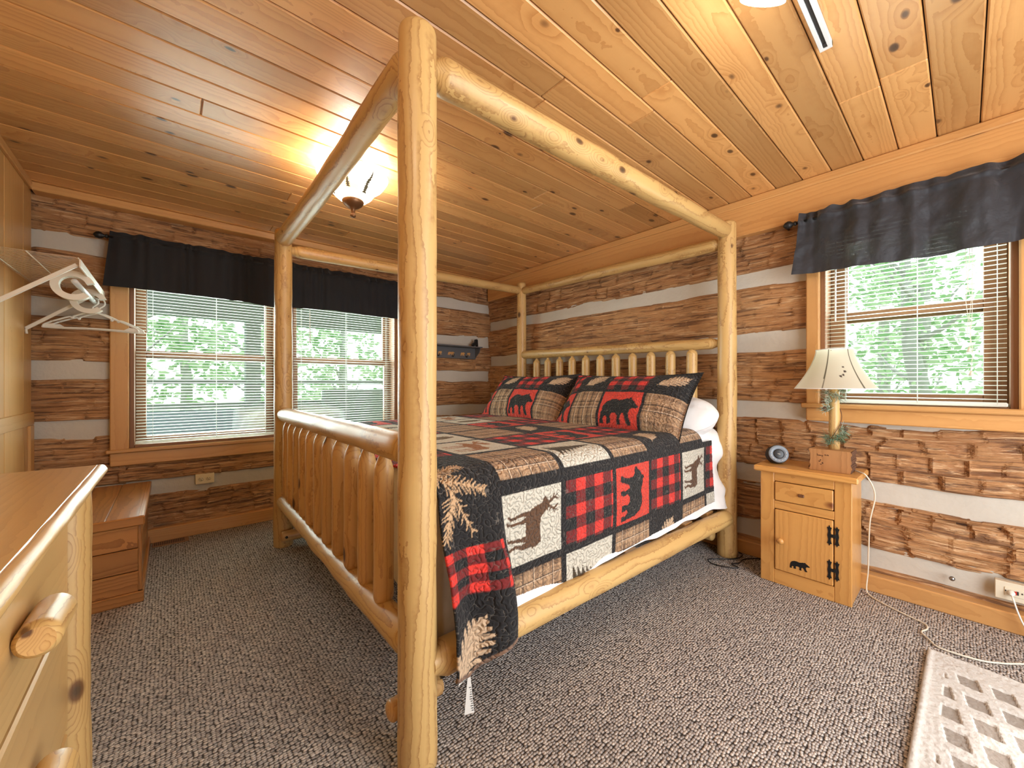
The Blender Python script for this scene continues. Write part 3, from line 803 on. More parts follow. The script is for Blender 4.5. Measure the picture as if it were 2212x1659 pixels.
Y = Y - bulge * np.clip(1.1 - tt * .35, 0, 1) - low * (.022 + .02 * (vnoise(X * 7, X * 0 + 9, 8))) * 1.0
Z = Z + bulge * np.clip((tt - .7) * 3, 0, 1) * .8
Z = Z + low * .0
P = np.stack([X, Y, Z], -1); mb.grid(P, 0, True); Q = P.copy(); Q[..., 1] += .002; Q[..., 2] -= .001; mb.grid(Q, 0, True, flip=True)
tag(mb.build('bed_sheet', M['sheet']), 'loose white sheet hanging below the quilt on top of the side rail', 'sheet')

# ------------------------------------------------------------------ printed motifs (all in a unit square, facing right)
def inpoly(x, y, poly):
    poly = np.asarray(poly); r = np.zeros(x.shape, bool); n = len(poly); j = n - 1
    for i in range(n):
        xi, yi = poly[i]; xj, yj = poly[j]
        c = ((yi > y) != (yj > y)) & (x < (xj - xi) * (y - yi) / (yj - yi + 1e-12) + xi)
        r ^= c; j = i
    return r
def caps(x, y, segs):
    r = np.zeros(x.shape, bool)
    for (x0, y0, x1, y1, w0, w1) in segs:
        dx, dy = x1 - x0, y1 - y0; t = np.clip(((x - x0) * dx + (y - y0) * dy) / (dx * dx + dy * dy + 1e-12), 0, 1)
        r |= np.hypot(x - x0 - t * dx, y - y0 - t * dy) < (w0 + (w1 - w0) * t)
    return r
BEAR = [(.03, .30), (.05, .50), (.12, .66), (.24, .74), (.36, .75), (.48, .71), (.58, .74), (.66, .79), (.71, .77), (.745, .83), (.785, .80), (.80, .755), (.87, .70), (.93, .625), (.985, .575), (.985, .53),
        (.93, .505), (.86, .50), (.81, .45), (.795, .34), (.83, .20), (.875, .12), (.865, .08), (.77, .075), (.74, .13), (.69, .28), (.65, .345), (.61, .33), (.575, .2), (.60, .12), (.585, .08), (.50, .08),
        (.49, .16), (.50, .28), (.44, .335), (.345, .335), (.30, .27), (.325, .16), (.315, .09), (.21, .08), (.20, .14), (.215, .24), (.15, .27), (.105, .19), (.12, .1), (.10, .07), (.02, .07), (.015, .13)]
def bear(x, y): return inpoly(x, y, BEAR)
def deer(x, y):
    body = inpoly(x, y, [(.18, .40), (.14, .55), (.20, .65), (.40, .64), (.56, .65), (.62, .72), (.69, .81), (.76, .82), (.86, .75), (.865, .71), (.78, .68), (.765, .60), (.73, .48), (.66, .39), (.50, .37), (.35, .38), (.27, .36)])
    w_ = 1.35
    def caps(x, y, S, _c=globals()['caps']): return _c(x, y, [(*q[:4], q[4] * w_, q[5] * w_) for q in S])
    s = caps(x, y, [(.23, .48, .20, .32, .05, .03), (.20, .32, .24, .20, .026, .017), (.24, .20, .21, .07, .018, .016), (.21, .07, .24, .05, .018, .015), (.29, .45, .31, .31, .045, .025), (.31, .31, .345, .07, .02, .016),
                    (.345, .07, .38, .05, .018, .014), (.60, .45, .57, .30, .04, .022), (.57, .30, .58, .07, .02, .015), (.58, .07, .61, .05, .018, .014), (.66, .47, .68, .30, .035, .02), (.68, .30, .65, .12, .018, .014), (.65, .12, .69, .08, .017, .014),
                    (.72, .79, .64, .90, .016, .013), (.64, .90, .70, .985, .013, .006), (.66, .87, .57, .92, .011, .005), (.64, .90, .60, .98, .011, .005), (.68, .845, .62, .82, .010, .005),
                    (.75, .80, .82, .91, .016, .013), (.82, .91, .78, .99, .013, .006), (.80, .88, .89, .91, .011, .005), (.82, .91, .87, .985, .011, .005), (.78, .85, .84, .83, .010, .005), (.70, .77, .65, .775, .018, .01), (.19, .55, .155, .49, .022, .012)])
    return body | s
def moose(x, y):
    b = inpoly(x, y, [(.12, .45), (.10, .58), (.18, .66), (.38, .66), (.52, .72), (.62, .70), (.72, .66), (.84, .58), (.90, .50), (.87, .46), (.78, .50), (.72, .52), (.66, .47), (.56, .42), (.40, .42), (.22, .42)])
    s = caps(x, y, [(.17, .48, .14, .28, .05, .028), (.14, .28, .17, .07, .024, .018), (.24, .46, .27, .28, .04, .024), (.27, .28, .27, .07, .022, .018), (.52, .46, .50, .28, .045, .024), (.50, .28, .51, .07, .022, .018), (.60, .46, .63, .28, .038, .024), (.63, .28, .61, .07, .022, .018)])
    a = inpoly(x, y, [(.66, .68), (.60, .76), (.48, .80), (.44, .90), (.50, .88), (.52, .95), (.57, .88), (.60, .96), (.64, .87), (.68, .93), (.70, .80), (.73, .72)]) | inpoly(x, y, [(.72, .68), (.76, .76), (.84, .78), (.92, .88), (.86, .87), (.86, .95), (.81, .88), (.78, .95), (.76, .86), (.72, .80)])
    return b | s | a
def fir(x, y, jag=9):
    t = np.clip((y - .12) / .80, 0, 1); saw = (t * jag) % 1.0
    w = (.30 * (1 - t) + .02) * (1 - .55 * saw) * (1 + .25 * (vnoise(x * 0 + y * 40, y * 30, 4) - .5))
    return ((np.abs(x - .5) < w) & (y > .12) & (y < .93)) | ((np.abs(x - .5) < .025) & (y > .05) & (y < .2))
def sprig(x, y, seed=0):
    S = []
    rs = np.random.RandomState(seed + 3)
    for (x0, y0, x1, y1) in ((.12, .18, .88, .62), (.40, .34, .55, .80), (.55, .43, .90, .30), (.30, .28, .26, .62)):
        L = math.hypot(x1 - x0, y1 - y0); ux, uy = (x1 - x0) / L, (y1 - y0) / L
        S.append((x0, y0, x1, y1, .012, .008))
        for k in range(11):
            t = k / 10.; px, py = x0 + ux * L * t, y0 + uy * L * t
            for sg in (-1, 1):
                an = math.atan2(uy, ux) + sg * (.75 + rs.uniform(-.2, .2)); ln = .13 * (1.05 - .5 * t) * rs.uniform(.8, 1.15)
                S.append((px, py, px + ln * math.cos(an), py + ln * math.sin(an), .011, .005))
    return caps(x, y, S)
def leaf(x, y):
    S = [(.18, .25, .86, .72, .012, .01)]
    for k in range(7):
        t = .12 + k * .13; px, py = .18 + .68 * t, .25 + .47 * t
        for sg in (-1, 1):
            an = math.atan2(.47, .68) + sg * .8; ln = .26 * math.sin(PI * min(1, t + .12)) + .04
            S.append((px, py, px + ln * math.cos(an), py + ln * math.sin(an), .05, .022))
    return caps(x, y, S)
def C3(*c): return np.array(lin(*c))[:3]
CRED, CBLK, CCRM, CBRN = C3(204, 66, 52), C3(34, 33, 34), C3(198, 192, 177), C3(96, 70, 52)
def redplaid(x, y, n=2.6):
    a = (np.floor(x * n * 2) % 2 == 0); b = (np.floor(y * n * 2 + 1) % 2 == 0)
    c = np.where((a & b)[..., None], C3(214, 58, 50), np.where((a | b)[..., None], C3(112, 38, 38), C3(33, 35, 36)))
    return c
def brownplaid(x, y):
    def st(t):
        p = (t * 3.0) % 1.0
        v = np.where(p < .22, .25, np.where(p < .34, .75, np.where(p < .62, .5, np.where(p < .72, .9, .55))))
        return v
    v = (st(x) + st(y + .13)) / 2 + (vnoise(x * 40, y * 4, 2) - .5) * .2 + (vnoise(x * 4, y * 40, 3) - .5) * .2
    v = np.clip(v, 0, 1)[..., None]
    c = C3(70, 48, 38) * (1 - v) + C3(196, 160, 124) * v
    ln = ((x * 6.0) % 1.0 < .07) | ((y * 6.0) % 1.0 < .07)
    c = np.where(ln[..., None], C3(46, 34, 30), c)
    lt = ((x * 3.0 + .45) % 1.0 < .035) | ((y * 3.0 + .45) % 1.0 < .035)
    return np.where(lt[..., None], C3(214, 186, 158), c)
def patch(kind, x, y, face_left=True, asp=1.0):
    fx = 1 - x if face_left else x
    one = np.ones(x.shape + (1,))
    if kind == 'R': return redplaid(x, y)
    if kind == 'B': return brownplaid(x, y)
    if kind == 'K': return np.where(leaf(fx, y)[..., None], C3(196, 168, 138), CBLK * one)
    if kind == 'S': return np.where(sprig(fx, y)[..., None], C3(206, 172, 134), CBLK * one)
    if kind == 'E': return np.where(bear((fx - .03) / .94, (y - .06) / .94)[..., None], C3(36, 36, 36), CRED * one)
    if kind == 'D': return np.where(deer((fx - .04) / .94, (y - .04) / .92)[..., None], C3(92, 66, 48), CCRM * one)
    if kind == 'M': return np.where(moose((fx - .04) / .94, (y - .05) / .9)[..., None], C3(150, 98, 56), CCRM * one)
    if kind == 'F': return np.where(fir(x, y)[..., None], C3(70, 58, 42), CCRM * one)
    if kind == 'P': return np.where((((x - .5) / .17) ** 2 + ((y - .5) / .36) ** 2 < 1 + .5 * (vnoise(x * 24, y * 24, 5) - .5))[..., None], C3(104, 84, 58), CCRM * one)
    return CBLK * one

# ---- patchwork quilt
cols = [-2.36, -2.03, -1.70, -1.365, -1.055, -.735, -.42, -.10]
rows = [-.02, .285, .593, .85, 1.17, 1.49, 1.81, 2.13, 2.45, 2.75, 3.1]
LAY = ['KBFBKBF', 'RDRERDR', 'XBFBKBR', 'RMRERMB', 'BPBKBFK', 'ERBEREB', 'KFBPBKR', 'RERMRDE', 'BKBFBPB', 'RDRERMR']
step = .0035
S = np.arange(-2.255, -.262, step)[:, None]; T = np.arange(0, 2.86, step)[None]
Sx = S + 0 * T; Tx = T + 0 * S
# hem line per x: flap at the foot corner hangs lower, outside the rail
flap = np.clip((-1.985 - Sx) / .06, 0, 1); flap = flap * flap * (3 - 2 * flap)
hem0 = np.where(Sx < -1.94, .0, 0) + (.314 + .05 * np.clip((Sx + 1.9) / 1.5, 0, 1) - .16) * (1 - flap) + flap * np.clip(.065 + (Sx + 2.19) * .5 * (Sx > -2.19) + np.abs(Sx + 2.19) * .55 * (Sx <= -2.19), .05, .3)
edge = np.clip((Sx + .44) / .02, 0, 1)     # stays short on top at the head end (pillows)
t = np.maximum(Tx, hem0)
R_ = .085; zt = .815; yv = -2.664; tv = zt - R_ - .16
ya = np.zeros_like(t); za = np.zeros_like(t)
a = np.clip((t - tv) / R_, 0, PI / 2)
ya = yv + R_ * (1 - np.cos(a)); za = np.where(t < tv, .16 + t, zt - R_ + R_ * np.sin(a))
t2 = tv + R_ * PI / 2; W2 = (-.725 - R_) - (yv + R_)
ya = np.where(t > t2, yv + R_ + np.minimum(t - t2, W2), ya)
t3 = t2 + W2; b = np.clip((t - t3) / R_, 0, PI / 2)
ya = np.where(t > t3, -.725 - R_ + R_ * np.sin(b), ya); za = np.where(t > t3, zt - R_ + R_ * np.cos(b), za)
za = np.where(t > t3 + R_ * PI / 2, zt - R_ - (t - t3 - R_ * PI / 2), za)
side = np.clip((tv + .05 - t) / .25, 0, 1)
ya = ya - flap * side * .085 * np.clip((tv - t) / .35, 0, 1) ** .7
ya = ya - flap * side * .03 * np.sin(np.clip((-2.0 - Sx) / .26, 0, 1) * PI * 2.2) * np.clip((tv - t) / .3, 0, 1)
ya = ya - side * (vnoise(Sx * 5, t * 2, 61) - .5) * .018 
topm = np.clip((t - tv) / .2, 0, 1) * np.clip((t3 - t) / .1, 0, 1)
za = za + topm * ((vnoise(Sx * 2.2, t * 2.2, 62) - .5) * .018) - .02 * np.clip((-2.17 - Sx) / .08, 0, 1) * topm
za = np.where(side > .99, za, za)
# quilting relief
nz = vnoise(Sx * 17, t * 17, 63) * .6 + vnoise(Sx * 34, t * 34, 64) * .4
pf = np.abs(((nz * 9) % 1) - .5) * 2
pf = np.sqrt(pf) * .0055
nrm_y = np.where(t < tv, -1, np.where(t < t2, -np.cos(a), np.where(t > t3, np.sin(b), 0)))
nrm_z = np.where(t < tv, 0, np.where(t < t2, np.sin(a), np.where(t > t3, np.cos(b), 1)))
ya = ya + nrm_y * pf * .25; za = za + nrm_z * pf * .25
xx = Sx + 0.0
# colours
col = np.ones(Sx.shape + (4,)); col[..., :3] = CBLK
for ri in range(len(rows) - 1):
    for ci in range(len(cols) - 1):
        mm = (Sx >= cols[ci]) & (Sx < cols[ci + 1]) & (t >= rows[ri]) & (t < rows[ri + 1])
        if not mm.any(): continue
        dx = .013; dt0 = .013; dt1 = (.16 if ci == 0 else .035) if ri == 1 else .013
        yy = (Sx[mm] - cols[ci] - dx) / (cols[ci + 1] - cols[ci] - 2 * dx); xq = 1 - (t[mm] - rows[ri] - dt0) / (rows[ri + 1] - rows[ri] - dt0 - dt1)
        k = LAY[ri][ci]
        c = patch(k, xq, yy, True)
        inside = (xq > 0) & (xq < 1) & (yy > 0) & (yy < 1)
        if k == 'K' or k == 'S': inside = inside | True
        cc = np.where(inside[:, None], c, CBLK * np.ones((len(xq), 1)))
        col[mm, :3] = cc
_u = (-Sx - 2.02) / -.0 if False else (Sx + 2.33) / .30; _v = 1 - (t - .44) / .34
sp_ = sprig(_v, _u) & (_u > 0) & (_u < 1) & (_v > 0) & (_v < 1) & (Sx < -2.02)
col[sp_, :3] = C3(190, 156, 120)
bind = (np.abs(t - hem0) < .012) & (Tx <= hem0 + .013) & (Tx >= hem0 - .013)
brownb = C3(128, 100, 82)
col[bind & (flap > .4), :3] = brownb * 1.0
col[Sx > -.29] = np.array([*CBLK, 1])
P = np.stack([xx, ya, za], -1)
# drop vertices under the hem (t clamped) and the head end on top
keep = (Tx >= hem0 - step)
headlim = np.where(t > t2 + .05, -.50, np.where(t < tv + .02, -.272 - .05 * np.clip(t / tv, 0, 1), -.45))
keep &= Sx < headlim
mb = MB()
n, m = Sx.shape
idx = -np.ones((n, m), int); idx[keep] = np.arange(keep.sum())
q = np.stack([idx[:-1, :-1], idx[:-1, 1:], idx[1:, 1:], idx[1:, :-1]], -1).reshape(-1, 4)
q = q[(q >= 0).all(1)]
mb.add(P[keep], q, 0, np.stack([Sx, Tx, 0 * Sx], -1)[keep], True, .5, col[keep])
quilt = thing('patchwork_quilt', (-1.25, -1.7, .30), 'black, red and cream cabin patchwork quilt with bears and deer spread over the bed', 'quilt')
top = mb.build('quilt_top', M['quilt'], quilt)
sm = top.modifiers.new('thick', 'SOLIDIFY'); sm.thickness = .008; sm.offset = -1; sm.material_offset = 0
# rolled binding along the hanging hem
xs = np.linspace(-2.25, -1.9, 40)
def hemz(x):
    f = np.clip((-1.985 - x) / .06, 0, 1); f = f * f * (3 - 2 * f)
    return (.314 + .05 * np.clip((x + 1.9) / 1.5, 0, 1) - .16) * (1 - f) + f * np.clip(.065 + (x + 2.19) * .5 * (x > -2.19) + abs(x + 2.19) * .55 * (x <= -2.19), .05, .3)
ii = [int(round((x + 2.255) / step)) for x in xs]
pts = []
for k in ii:
    j = int(np.argmax(keep[k])); pts.append(P[k, j + 1])
mb = MB(); mb.tube(pts, .006, 8); mb.build('binding', M['binding'], quilt)
kf = int(round((-2.19 + 2.255) / step)); jf = int(np.argmax(keep[kf])); tp = P[kf, jf]
mb = MB()
mb.prism([(-.004, 0), (.004, 0), (.016, -.115), (-.014, -.115)], tp + [.0, -.006, .005], (.93, -.37, 0), (0, 0, 1), (.0005, .001, 0), 0)
for k in range(11):
    z = -.035 - k * .007; w = random.uniform(.003, .008)
    mb.prism([(.006 - w + k * .0008, z), (.006 + k * .0008, z), (.006 + k * .0008, z - .002), (.006 - w + k * .0008, z - .002)], tp + [-.0004, -.0068, .005], (.93, -.37, 0), (0, 0, 1), (0, -.0003, 0), 1)
mb.build('care_label', [M['tagw'], M['ink']], quilt)
mb = MB(); mb.prism([(-.03, -.022), (-.004, -.004), (-.004, .016), (-.024, .002)], tp + [-.004, -.008, .004], (.93, -.37, 0), (0, 0, 1), (.0005, .001, 0), 0)
for k in range(4): mb.prism([(-.022 + k * .004, -.012), (-.0212 + k * .004, -.012), (-.0185 + k * .004, .0), (-.0195 + k * .004, .0)], tp + [-.0042, -.0087, .004], (.93, -.37, 0), (0, 0, 1), (0, -.0003, 0), 1)
mb.build('brand_label', [M['tagw'], M['ink']], quilt)

# ---- pillow shams and the white pillow
def pillow(name, mat, c, uh, uv, w, h, th, label, pat=None, seed=0, flange=.035, group=None, res=.0048, rnd_=0.):
    """c centre; uh horizontal unit, uv up-slope unit (front face = uh x uv reversed)"""
    uh = unit(uh); uv = unit(uv); nn = unit(np.cross(uv, uh))      # towards the room
    nu = int(w / res); nv = int(h / res)
    u = np.linspace(-1, 1, nu)[:, None] + np.zeros((1, nv)); v = np.linspace(-1, 1, nv)[None] + np.zeros((nu, 1))
    fu = flange / (w / 2); fv = flange / (h / 2)
    a = np.clip((1 - np.abs(u)) / (1 - 0) - fu * .5, 0, 1); b = np.clip(1 - np.abs(v) - fv * .5, 0, 1)
    prof = (1 - np.clip(np.abs(u) / (1 - fu * .6), 0, 1) ** 3.2) ** .55 * (1 - np.clip(np.abs(v) / (1 - fv * .6), 0, 1) ** 2.6) ** .6
    wr = (vnoise(u * 4 + seed, v * 3, seed) - .5) * .018 + (vnoise(u * 11, v * 8 + seed, seed + 1) - .5) * .008
    pin = 1 - .045 * (u ** 2) * (1 - 0) * (1 - v ** 2) - 0
    X = u * w / 2 * (1 - .04 * (1 - v ** 2) * np.abs(u)); Yv = v * h / 2 * (1 - .05 * (1 - u ** 2) * np.abs(v) + .0)
    if rnd_: X = X * np.sqrt(1 - rnd_ * v ** 2 / 2); Yv = Yv * np.sqrt(1 - rnd_ * u ** 2 / 2)
    sag = -.02 * (1 - u ** 2) * (v > 0) * v
    col = None
    G = np.stack([X + seed, Yv, 0 * X], -1)
    if pat is not None: col = pat((u + 1) / 2 * w, (v + 1) / 2 * h, w, h)
    mb = MB()
    for sgn in (1, -1):
        D = sgn * (th / 2 * prof + .0004) + wr * prof
        if pat is not None and sgn > 0:
            nz = vnoise(X * 17 + 5, Yv * 17, 70) * .6 + vnoise(X * 34, Yv * 34, 71) * .4
            D = D + np.sqrt(np.abs(((nz * 9) % 1) - .5) * 2) * .0012
        P = np.asarray(c, float) + X[..., None] * uh + (Yv + sag * h)[..., None] * uv + D[..., None] * nn
        mb.grid(P, 0, True, G, col if col is not None else None, flip=(sgn > 0))
    o = mb.build(name, mat); tag(o, label, 'pillow', group)
    return o
def shampat(x, y, w, h):
    col = np.ones(x.shape + (4,)); col[..., :3] = CBLK
    xs = [0, .09, .30, .56, .80, w]; ks_b = ['E', 'E', 'B', 'E', 'B']; ks_t = ['R', 'R', 'K', 'R', 'K']
    ys = h * .54
    for r, (y0, y1, ks) in enumerate(((0, ys, ks_b), (ys, h, ks_t))):
        for i in range(5):
            x0, x1 = xs[i], xs[i + 1]
            mm = (x >= x0) & (x < x1) & (y >= y0) & (y < y1)
            xq = (x[mm] - x0 - .008) / (x1 - x0 - .016); yq = (y[mm] - y0 - .008) / (y1 - y0 - .016)
            k = ks[i]
            if i == 0: xq = .45 + .55 * xq
            if i == 1 and r == 0: k = 'E'
            if i == 1 and r == 1: k = 'R'
            c = patch(k, xq, yq, False)
            ins = (xq > (.45 if i == 0 else 0)) & (xq < 1) & (yq > 0) & (yq < 1)
            col[mm, :3] = np.where(ins[:, None] | (k in 'KS'), c, CBLK)
    return col
def shampat2(x, y, w, h):
    col = np.ones(x.shape + (4,)); col[..., :3] = CBLK
    xs = [0, .15, .40, .70, w]; ks = (['E', 'B', 'E', 'B'], ['R', 'K', 'R', 'K']); ys = h * .54
    for r, (y0, y1) in enumerate(((0, ys), (ys, h))):
        for i in range(4):
            x0, x1 = xs[i], xs[i + 1]
            mm = (x >= x0) & (x < x1) & (y >= y0) & (y < y1)
            xq = (x[mm] - x0 - .008) / (x1 - x0 - .016); yq = (y[mm] - y0 - .008) / (y1 - y0 - .016)
            if i == 0: xq2 = .42 + .58 * xq
            else: xq2 = xq
            c = patch(ks[r][i], xq2, yq, False)
            ins = (xq > 0) & (xq < 1) & (yq > 0) & (yq < 1)
            col[mm, :3] = np.where(ins[:, None] | (ks[r][i] in 'KS'), c, CBLK)
    return col
up = (.30, 0, .38)
pillow('pillow_sham', M['quilt'], (-.565, -1.245, .985), (0, -1, 0), up, .95, .50, .20, 'bear patchwork pillow sham at the far window side of the bed', shampat2, 3, group=None)
pillow('pillow_sham', M['quilt'], (-.585, -2.19, .975), (.03, -1, 0), up, .95, .50, .21, 'bear patchwork pillow sham on the nightstand side of the bed', shampat2, 8, group=None)
pillow('bed_pillow', M['sheet'], (-.335, -2.30, .885), (.0, -1, 0), (.24, 0, .16), .86, .40, .25, 'white pillow tucked behind the nightstand side sham', None, 12, .01, res=.012, rnd_=.95)

# ================================================================== NIGHTSTAND SIDE
ns = thing('nightstand', (-.19, -3.14, 0), 'small pine nightstand with one drawer and a bear on its door', 'nightstand')
def P_(name, mat, parent, *boxes):
    mb = MB()
    for bx_ in boxes: mb.box(*bx_[:2], 0, *(bx_[2:] or (2,)))
    return mb.build(name, M[mat] if isinstance(mat, str) else mat, parent)
P_('body', 'stand', ns, ((-.318, -2.945, 0), (-.05, -2.962, .612), 2), ((-.318, -3.318, 0), (-.05, -3.337, .612), 2), ((-.07, -2.96, 0), (-.055, -3.32, .612), 2),
   ((-.31, -2.96, .06), (-.06, -3.32, .075), 1), ((-.31, -2.96, .425), (-.06, -3.32, .437), 1))
P_('face_frame', 'stand', ns, ((-.336, -2.943, 0), (-.316, -3.010, .612), 2, .003), ((-.336, -3.271, 0), (-.316, -3.340, .612), 2, .003), ((-.3355, -3.010, 0), (-.317, -3.271, .076), 1, .002),
   ((-.3355, -3.010, .413), (-.317, -3.271, .456), 1, .002), ((-.3355, -3.010, .565), (-.317, -3.271, .612), 1, .002))
P_('top', 'stand', ns, ((-.362, -2.915, .612), (-.045, -3.366, .643), 1, .006))
dr = P_('drawer', 'stand', ns, ((-.341, -3.0135, .4595), (-.324, -3.2675, .5615), 1, .004))
P_('knob', plain('dark_square_pull', (96, 60, 34), .5), dr, ((-.349, -3.122, .50), (-.338, -3.148, .515), 1, .003))
dd = P_('door', 'stand', ns, ((-.341, -3.0135, .0795), (-.324, -3.2675, .4095), 2, .004))
mb = MB(); mb.lathe([(.006, -.004), (.007, .008), (.014, .012), (.017, .02), (.013, .027), (0, .029)], (-.341, -3.045, .245), 16, axis=(-1, 0, 0)); mb.build('knob', M['stand'], dd)
mb = MB(); bp = [(x * .105, y * .075) for x, y in BEAR[::-1]]
bpoly = [(0, .02), (.002, .045), (.012, .056), (.045, .055), (.062, .050), (.072, .056), (.078, .050), (.102, .034), (.098, .026), (.075, .024), (.062, .006), (.048, .006), (.046, .022), (.034, .024), (.024, .010), (.014, .006), (.006, .010)]
bpoly = [(x * .09, (y - .07) * .062) for x, y in BEAR]
mb.prism(bpoly, (-.3425, -3.083, .112), (0, -1, 0), (0, 0, 1), (.003, 0, 0)); mb.build('bear_cutout', M['iron'], dd)
for z in (.333, .16):
    mb = MB()
    for y0, s in ((-3.253, 1), (-3.283, -1)):
        hp = [(-.007, -.032), (-.010, -.040), (-.004, -.042), (0, -.052), (.004, -.042), (.010, -.040), (.007, -.032), (.005, -.02), (.008, 0), (.005, .02), (.007, .032), (.010, .040), (.004, .042), (0, .052), (-.004, .042), (-.010, .040), (-.007, .032), (-.005, .02), (-.008, 0), (-.005, -.02)]
        mb.prism(hp, (-.3435, y0, z), (0, -1, 0), (0, 0, 1), (.003, 0, 0))
    mb.box((-.3445, -3.256, z - .008), (-.340, -3.280, z + .008), 0, 1, .002)
    for y0 in (-3.253, -3.283):
        for dz in (-.04, .04): mb.lathe([(.003, 0), (0, .0016)], (-.3435, y0, z + dz * .85), 8, axis=(-1, 0, 0))
    mb.build('hinge', M['iron'], ns)

# ---- table lamp on a log base
lx, ly = -.205, -3.249
lamp = thing('table_lamp', (lx, ly, .643), 'rustic table lamp with log base, cedar greens and bell shade on the nightstand', 'lamp')
mb = MB()
V = []
nb = 14
zz = np.linspace(.644, .756, nb)
for i, z in enumerate(zz):
    wl = (vnoise(np.array([z * 60]), np.array([.3]), 5)[0] - .5) * .012; wr_ = (vnoise(np.array([z * 70]), np.array([2.3]), 6)[0] - .5) * .016
    V.append([(-.275, -3.158 - wl, z), (-.275, -3.325 + wr_, z), (-.15, -3.318 + wr_, z), (-.15, -3.17 - wl, z)])
V = np.array(V)
F = [(i * 4 + k, (i + 1) * 4 + k, (i + 1) * 4 + (k + 1) % 4, i * 4 + (k + 1) % 4) for i in range(nb - 1) for k in range(4)]
F = [f[::-1] for f in F] + [(0, 1, 2, 3), ((nb - 1) * 4 + 3, (nb - 1) * 4 + 2, (nb - 1) * 4 + 1, (nb - 1) * 4)]
mb.add(V.reshape(-1, 3), F[:-2], 0, (V.reshape(-1, 3) - [lx, ly, 0])[:, [2, 1, 0]], False); mb.add(V.reshape(-1, 3), F[-2:], 0, (V.reshape(-1, 3) - [lx, ly, 0])[:, [2, 1, 0]], False)
base = mb.build('log_base', M['block'], lamp)
for y0, s in ((-3.1575, 1), (-3.3215, -1)):
    mb = MB()
    for i in range(nb - 1):
        yb = V[i, 0 if s > 0 else 1, 1]
        mb.box((-.272, yb - .002, zz[i]), (-.153, yb + .003 * 1, zz[i + 1] + .001), 0, 2, .001)
    mb.build('bark_edge', M['bark'], base)
# burnt lettering and leaf marks on the block front
mb = MB(); fx = -.2757
def stroke(pts, w=.0012):
    for (a0, b0), (a1, b1) in zip(pts[:-1], pts[1:]):
        L = math.hypot(a1 - a0, b1 - b0) + 1e-9; nx, nz_ = -(b1 - b0) / L * w, (a1 - a0) / L * w
        mb.prism([(a0 + nx, b0 + nz_), (a0 - nx, b0 - nz_), (a1 - nx, b1 - nz_), (a1 + nx, b1 + nz_)], (fx, -3.19, .722), (0, -1, 0), (0, 0, 1), (.0012, 0, 0))
G_ = {'b': [(0, .011), (0, 0), (.004, 0), (.005, .003), (.003, .005), (0, .005)], 'o': [(0, .002), (.002, 0), (.004, .002), (.004, .004), (.002, .005), (0, .003), (0, .002)], 'a': [(.004, .005), (0, .004), (0, .001), (.003, 0), (.004, .005), (.005, 0)],
      'y': [(0, .005), (.002, .001), (.005, .005), (.001, -.006)], 'r': [(0, 0), (0, .005), (.003, .005)], 'n': [(0, 0), (0, .005), (.004, .005), (.004, 0)], 'i': [(0, 0), (0, .005)], 't': [(.001, .008), (.001, 0), (.003, 0)]}
u0 = 0
for ch in 'baoy nini':
    if ch != ' ': stroke([(u0 + p[0], p[1] - u0 * .05 + (.005 if u0 > .03 else 0)) for p in G_[ch]], .0007)
    u0 += .0062 if ch != 'i' else .004
stroke([(.006, -.028), (.009, -.031), (.014, -.026)], .0015); stroke([(.013, -.019), (.015, -.023)], .0026); stroke([(.021, -.034), (.024, -.040)], .0026); stroke([(.012, -.043), (.015, -.046), (.019, -.043)], .0014)
mb.build('burnt_marks', M['burn'], base)
mb = MB(); mb.log((lx, ly, .752), (lx, ly, 1.09), .0235, .022, 18, ('flat',), ('flat',), .001); mb.build('log_stem', M['peel'], lamp)
mb = MB(); mb.lathe([(.012, 0), (.012, .05), (.016, .055), (.016, .09), (.004, .095)], (lx, ly, 1.088), 12); mb.tube([(lx, ly, 1.18), (lx, ly, 1.272)], .003, 6)
for a in (0, PI / 2, PI): mb.tube([(lx, ly, 1.27), (lx + .078 * math.cos(a), ly + .078 * math.sin(a), 1.274)], .002, 5); mb.tube([(lx, ly, 1.27), (lx - .078 * math.cos(a), ly - .078 * math.sin(a), 1.274)], .002, 5)
mb.build('lamp_socket', M['bronze'], lamp)
# shade: flared six-panel bell
mb = MB(); nh, na = 60, 240
hh = np.linspace(0, 1, nh)[:, None] + np.zeros((1, na)); th = np.linspace(0, 2 * PI, na)[None] + np.zeros((nh, 1))
r = .078 + (.172 - .078) * (hh ** 1.55); r = r * (1 - .012 * np.cos(6 * th) * 1.0)
Pp = np.stack([lx + r * np.cos(th), ly + r * np.sin(th), 1.282 - .206 * hh], -1)
col = np.ones(hh.shape + (4,)); col[..., :3] = C3(226, 220, 202)
sd = np.abs(((th / (2 * PI) * 6 + .12) % 1) - .5)
seam = (np.abs(sd - .5) * r * 2 * PI / 6 < .0026)
col[seam, :3] = C3(104, 96, 78)
for (ta, hz, rr_) in ((3.58, .66, .005), (3.66, .58, .006), (3.50, .69, .006), (3.63, .47, .004)):
    col[np.hypot((th - ta) * r, (hh - hz) * .21) < rr_, :3] = C3(84, 72, 64)
mb.grid(Pp, 0, True, None, col)
mb.build('lamp_shade', M['shade'], lamp)
for z, rr_ in ((1.0765, .172), (1.2815, .078)):
    mb = MB(); mb.tube([(lx + rr_ * math.cos(a), ly + rr_ * math.sin(a), z) for a in np.arange(48) / 48 * 2 * PI], .0022, 6, closed=True)
    mb.build('shade_trim', M['sheet'], lamp)
